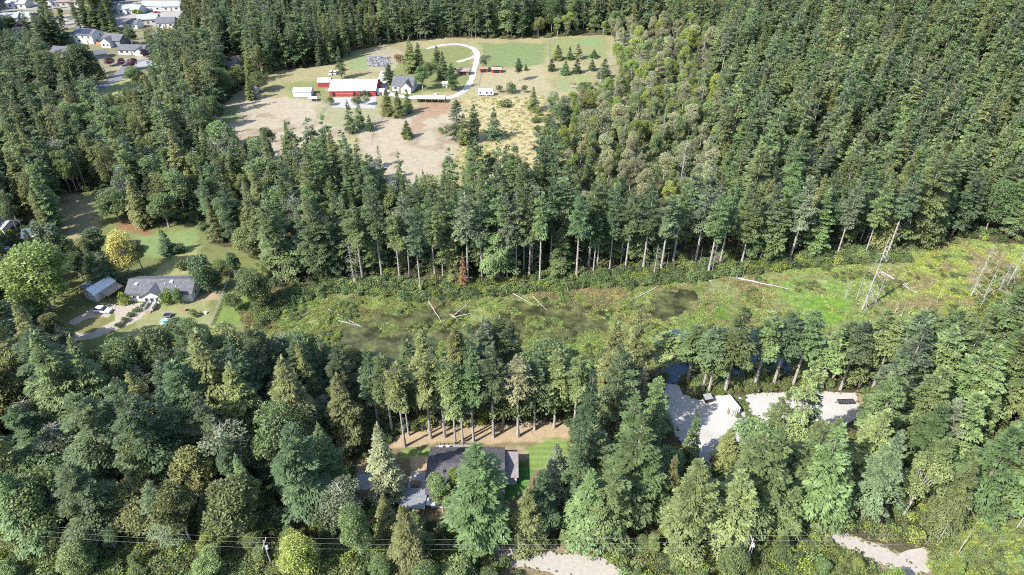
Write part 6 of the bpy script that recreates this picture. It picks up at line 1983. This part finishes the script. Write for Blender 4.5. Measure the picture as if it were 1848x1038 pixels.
for dz, nm in ((-.6, 'upper'), (-1.6, 'lower')):
    wire((xa, ya, ha + dz), (xa - 60, ya + 4, ha + dz), .5, f"{nm} overhead wire at the left picture edge", .025)
xa, ya, ha = pole(196, 150, 120, "utility pole on the near side of the neighbourhood street")
xb, yb, hb_ = pole(95, 190, 162, "utility pole in the wood left of the street")
for dz, nm in ((-.6, 'upper'), (-1.6, 'lower')):
    wire((xa, ya, ha + dz), (xb, yb, hb_ + dz), .8, f"{nm} overhead wire above the neighbourhood street", .035)

# ------------------------------------------------------------------ pasture fences and yard clutter
def wire_fence(pts_px, label, step=4.5, h=1.2):
    pw = [Vector(G(*p)) for p in pts_px]
    o0 = pw[0]
    t = empty("pasture_fence", (o0.x, o0.y, .012), 0, label, "fence")
    P = []
    for a, b in zip(pw, pw[1:]):
        n_ = max(1, round((b - a).length / step))
        P += [a + (b - a) * k / n_ for k in range(n_)]
    P.append(pw[-1])
    for p in P:
        q_ = p - o0
        MB().box(q_.x - .07, q_.y - .07, -.1, q_.x + .07, q_.y + .07, h).build("post", M_PALEBARK, t)
    for z in (.5, .85, 1.1):
        MB().tube([(p.x - o0.x, p.y - o0.y, z) for p in P], .025, 3).build("rail", M_PALEBARK, t)


wire_fence([(871, 84), (872, 100), (868, 130), (862, 155)], "pasture fence along the right side of the loop drive")
wire_fence([(990, 72), (990, 112)], "pasture fence between the two green fields")
wire_fence([(600, 178), (580, 205), (560, 228)], "pasture fence running down from the barn pad")
wire_fence([(855, 176), (905, 176), (985, 172)], "pasture fence below the white travel trailer")
wire_fence([(690, 212), (672, 236), (668, 262)], "pasture fence between the barn paddock and the bare paddock")
jr = random.Random(12)
for k, (u, v, w, dd_, h, m, lab) in enumerate([
        (684, 160, 2.6, 1.6, 1.5, M_BROWN, "brown pile of boards behind the right end of the barn"), (590, 166, 1.8, 1.2, .9, M_TANROOF, "small tan crate below the red shed"),
        (574, 172, 2.2, 1.0, .7, M_BROWN, "brown low trough right of the white outbuilding"), (845, 128, 1.6, 1.4, 1.0, M_TANROOF, "tan hay box beside the loop drive shed"),
        (786, 172, 1.4, 1.0, .9, M_METAL, "pale box beside the long open shelter"), (1035, 158, 3.4, 1.4, .5, M_TANROOF, "low tan board stack lying in the upper pasture"),
        (1033, 152, 2.4, 1.6, 1.0, M_BROWN, "brown burn pile in the upper pasture"), (332, 560, 1.6, 1.0, .5, M_BROWN, "low brown planter on the dry lawn"), (371, 566, 1.0, .8, .5, M_WHITE, "small white box near the board fence")]):
    x, y = G(u, v)
    nm = ["board_pile", "crate", "trough", "hay_box", "utility_box", "board_stack", "burn_pile", "planter", "box"][k]
    t = empty(nm, (x, y, .02), jr.random() * .6 - .3, lab, nm.replace("_", " "))
    n_ = 4
    for i in range(n_):
        z0 = h * i / n_; j_ = jr.uniform(-.12, .12)
        MB().box(-w / 2 + j_, -dd_ / 2 + abs(j_), z0 + .003, w / 2 + j_, dd_ / 2 - abs(j_) * .5, z0 + h / n_ - .02).build("board", m, t)
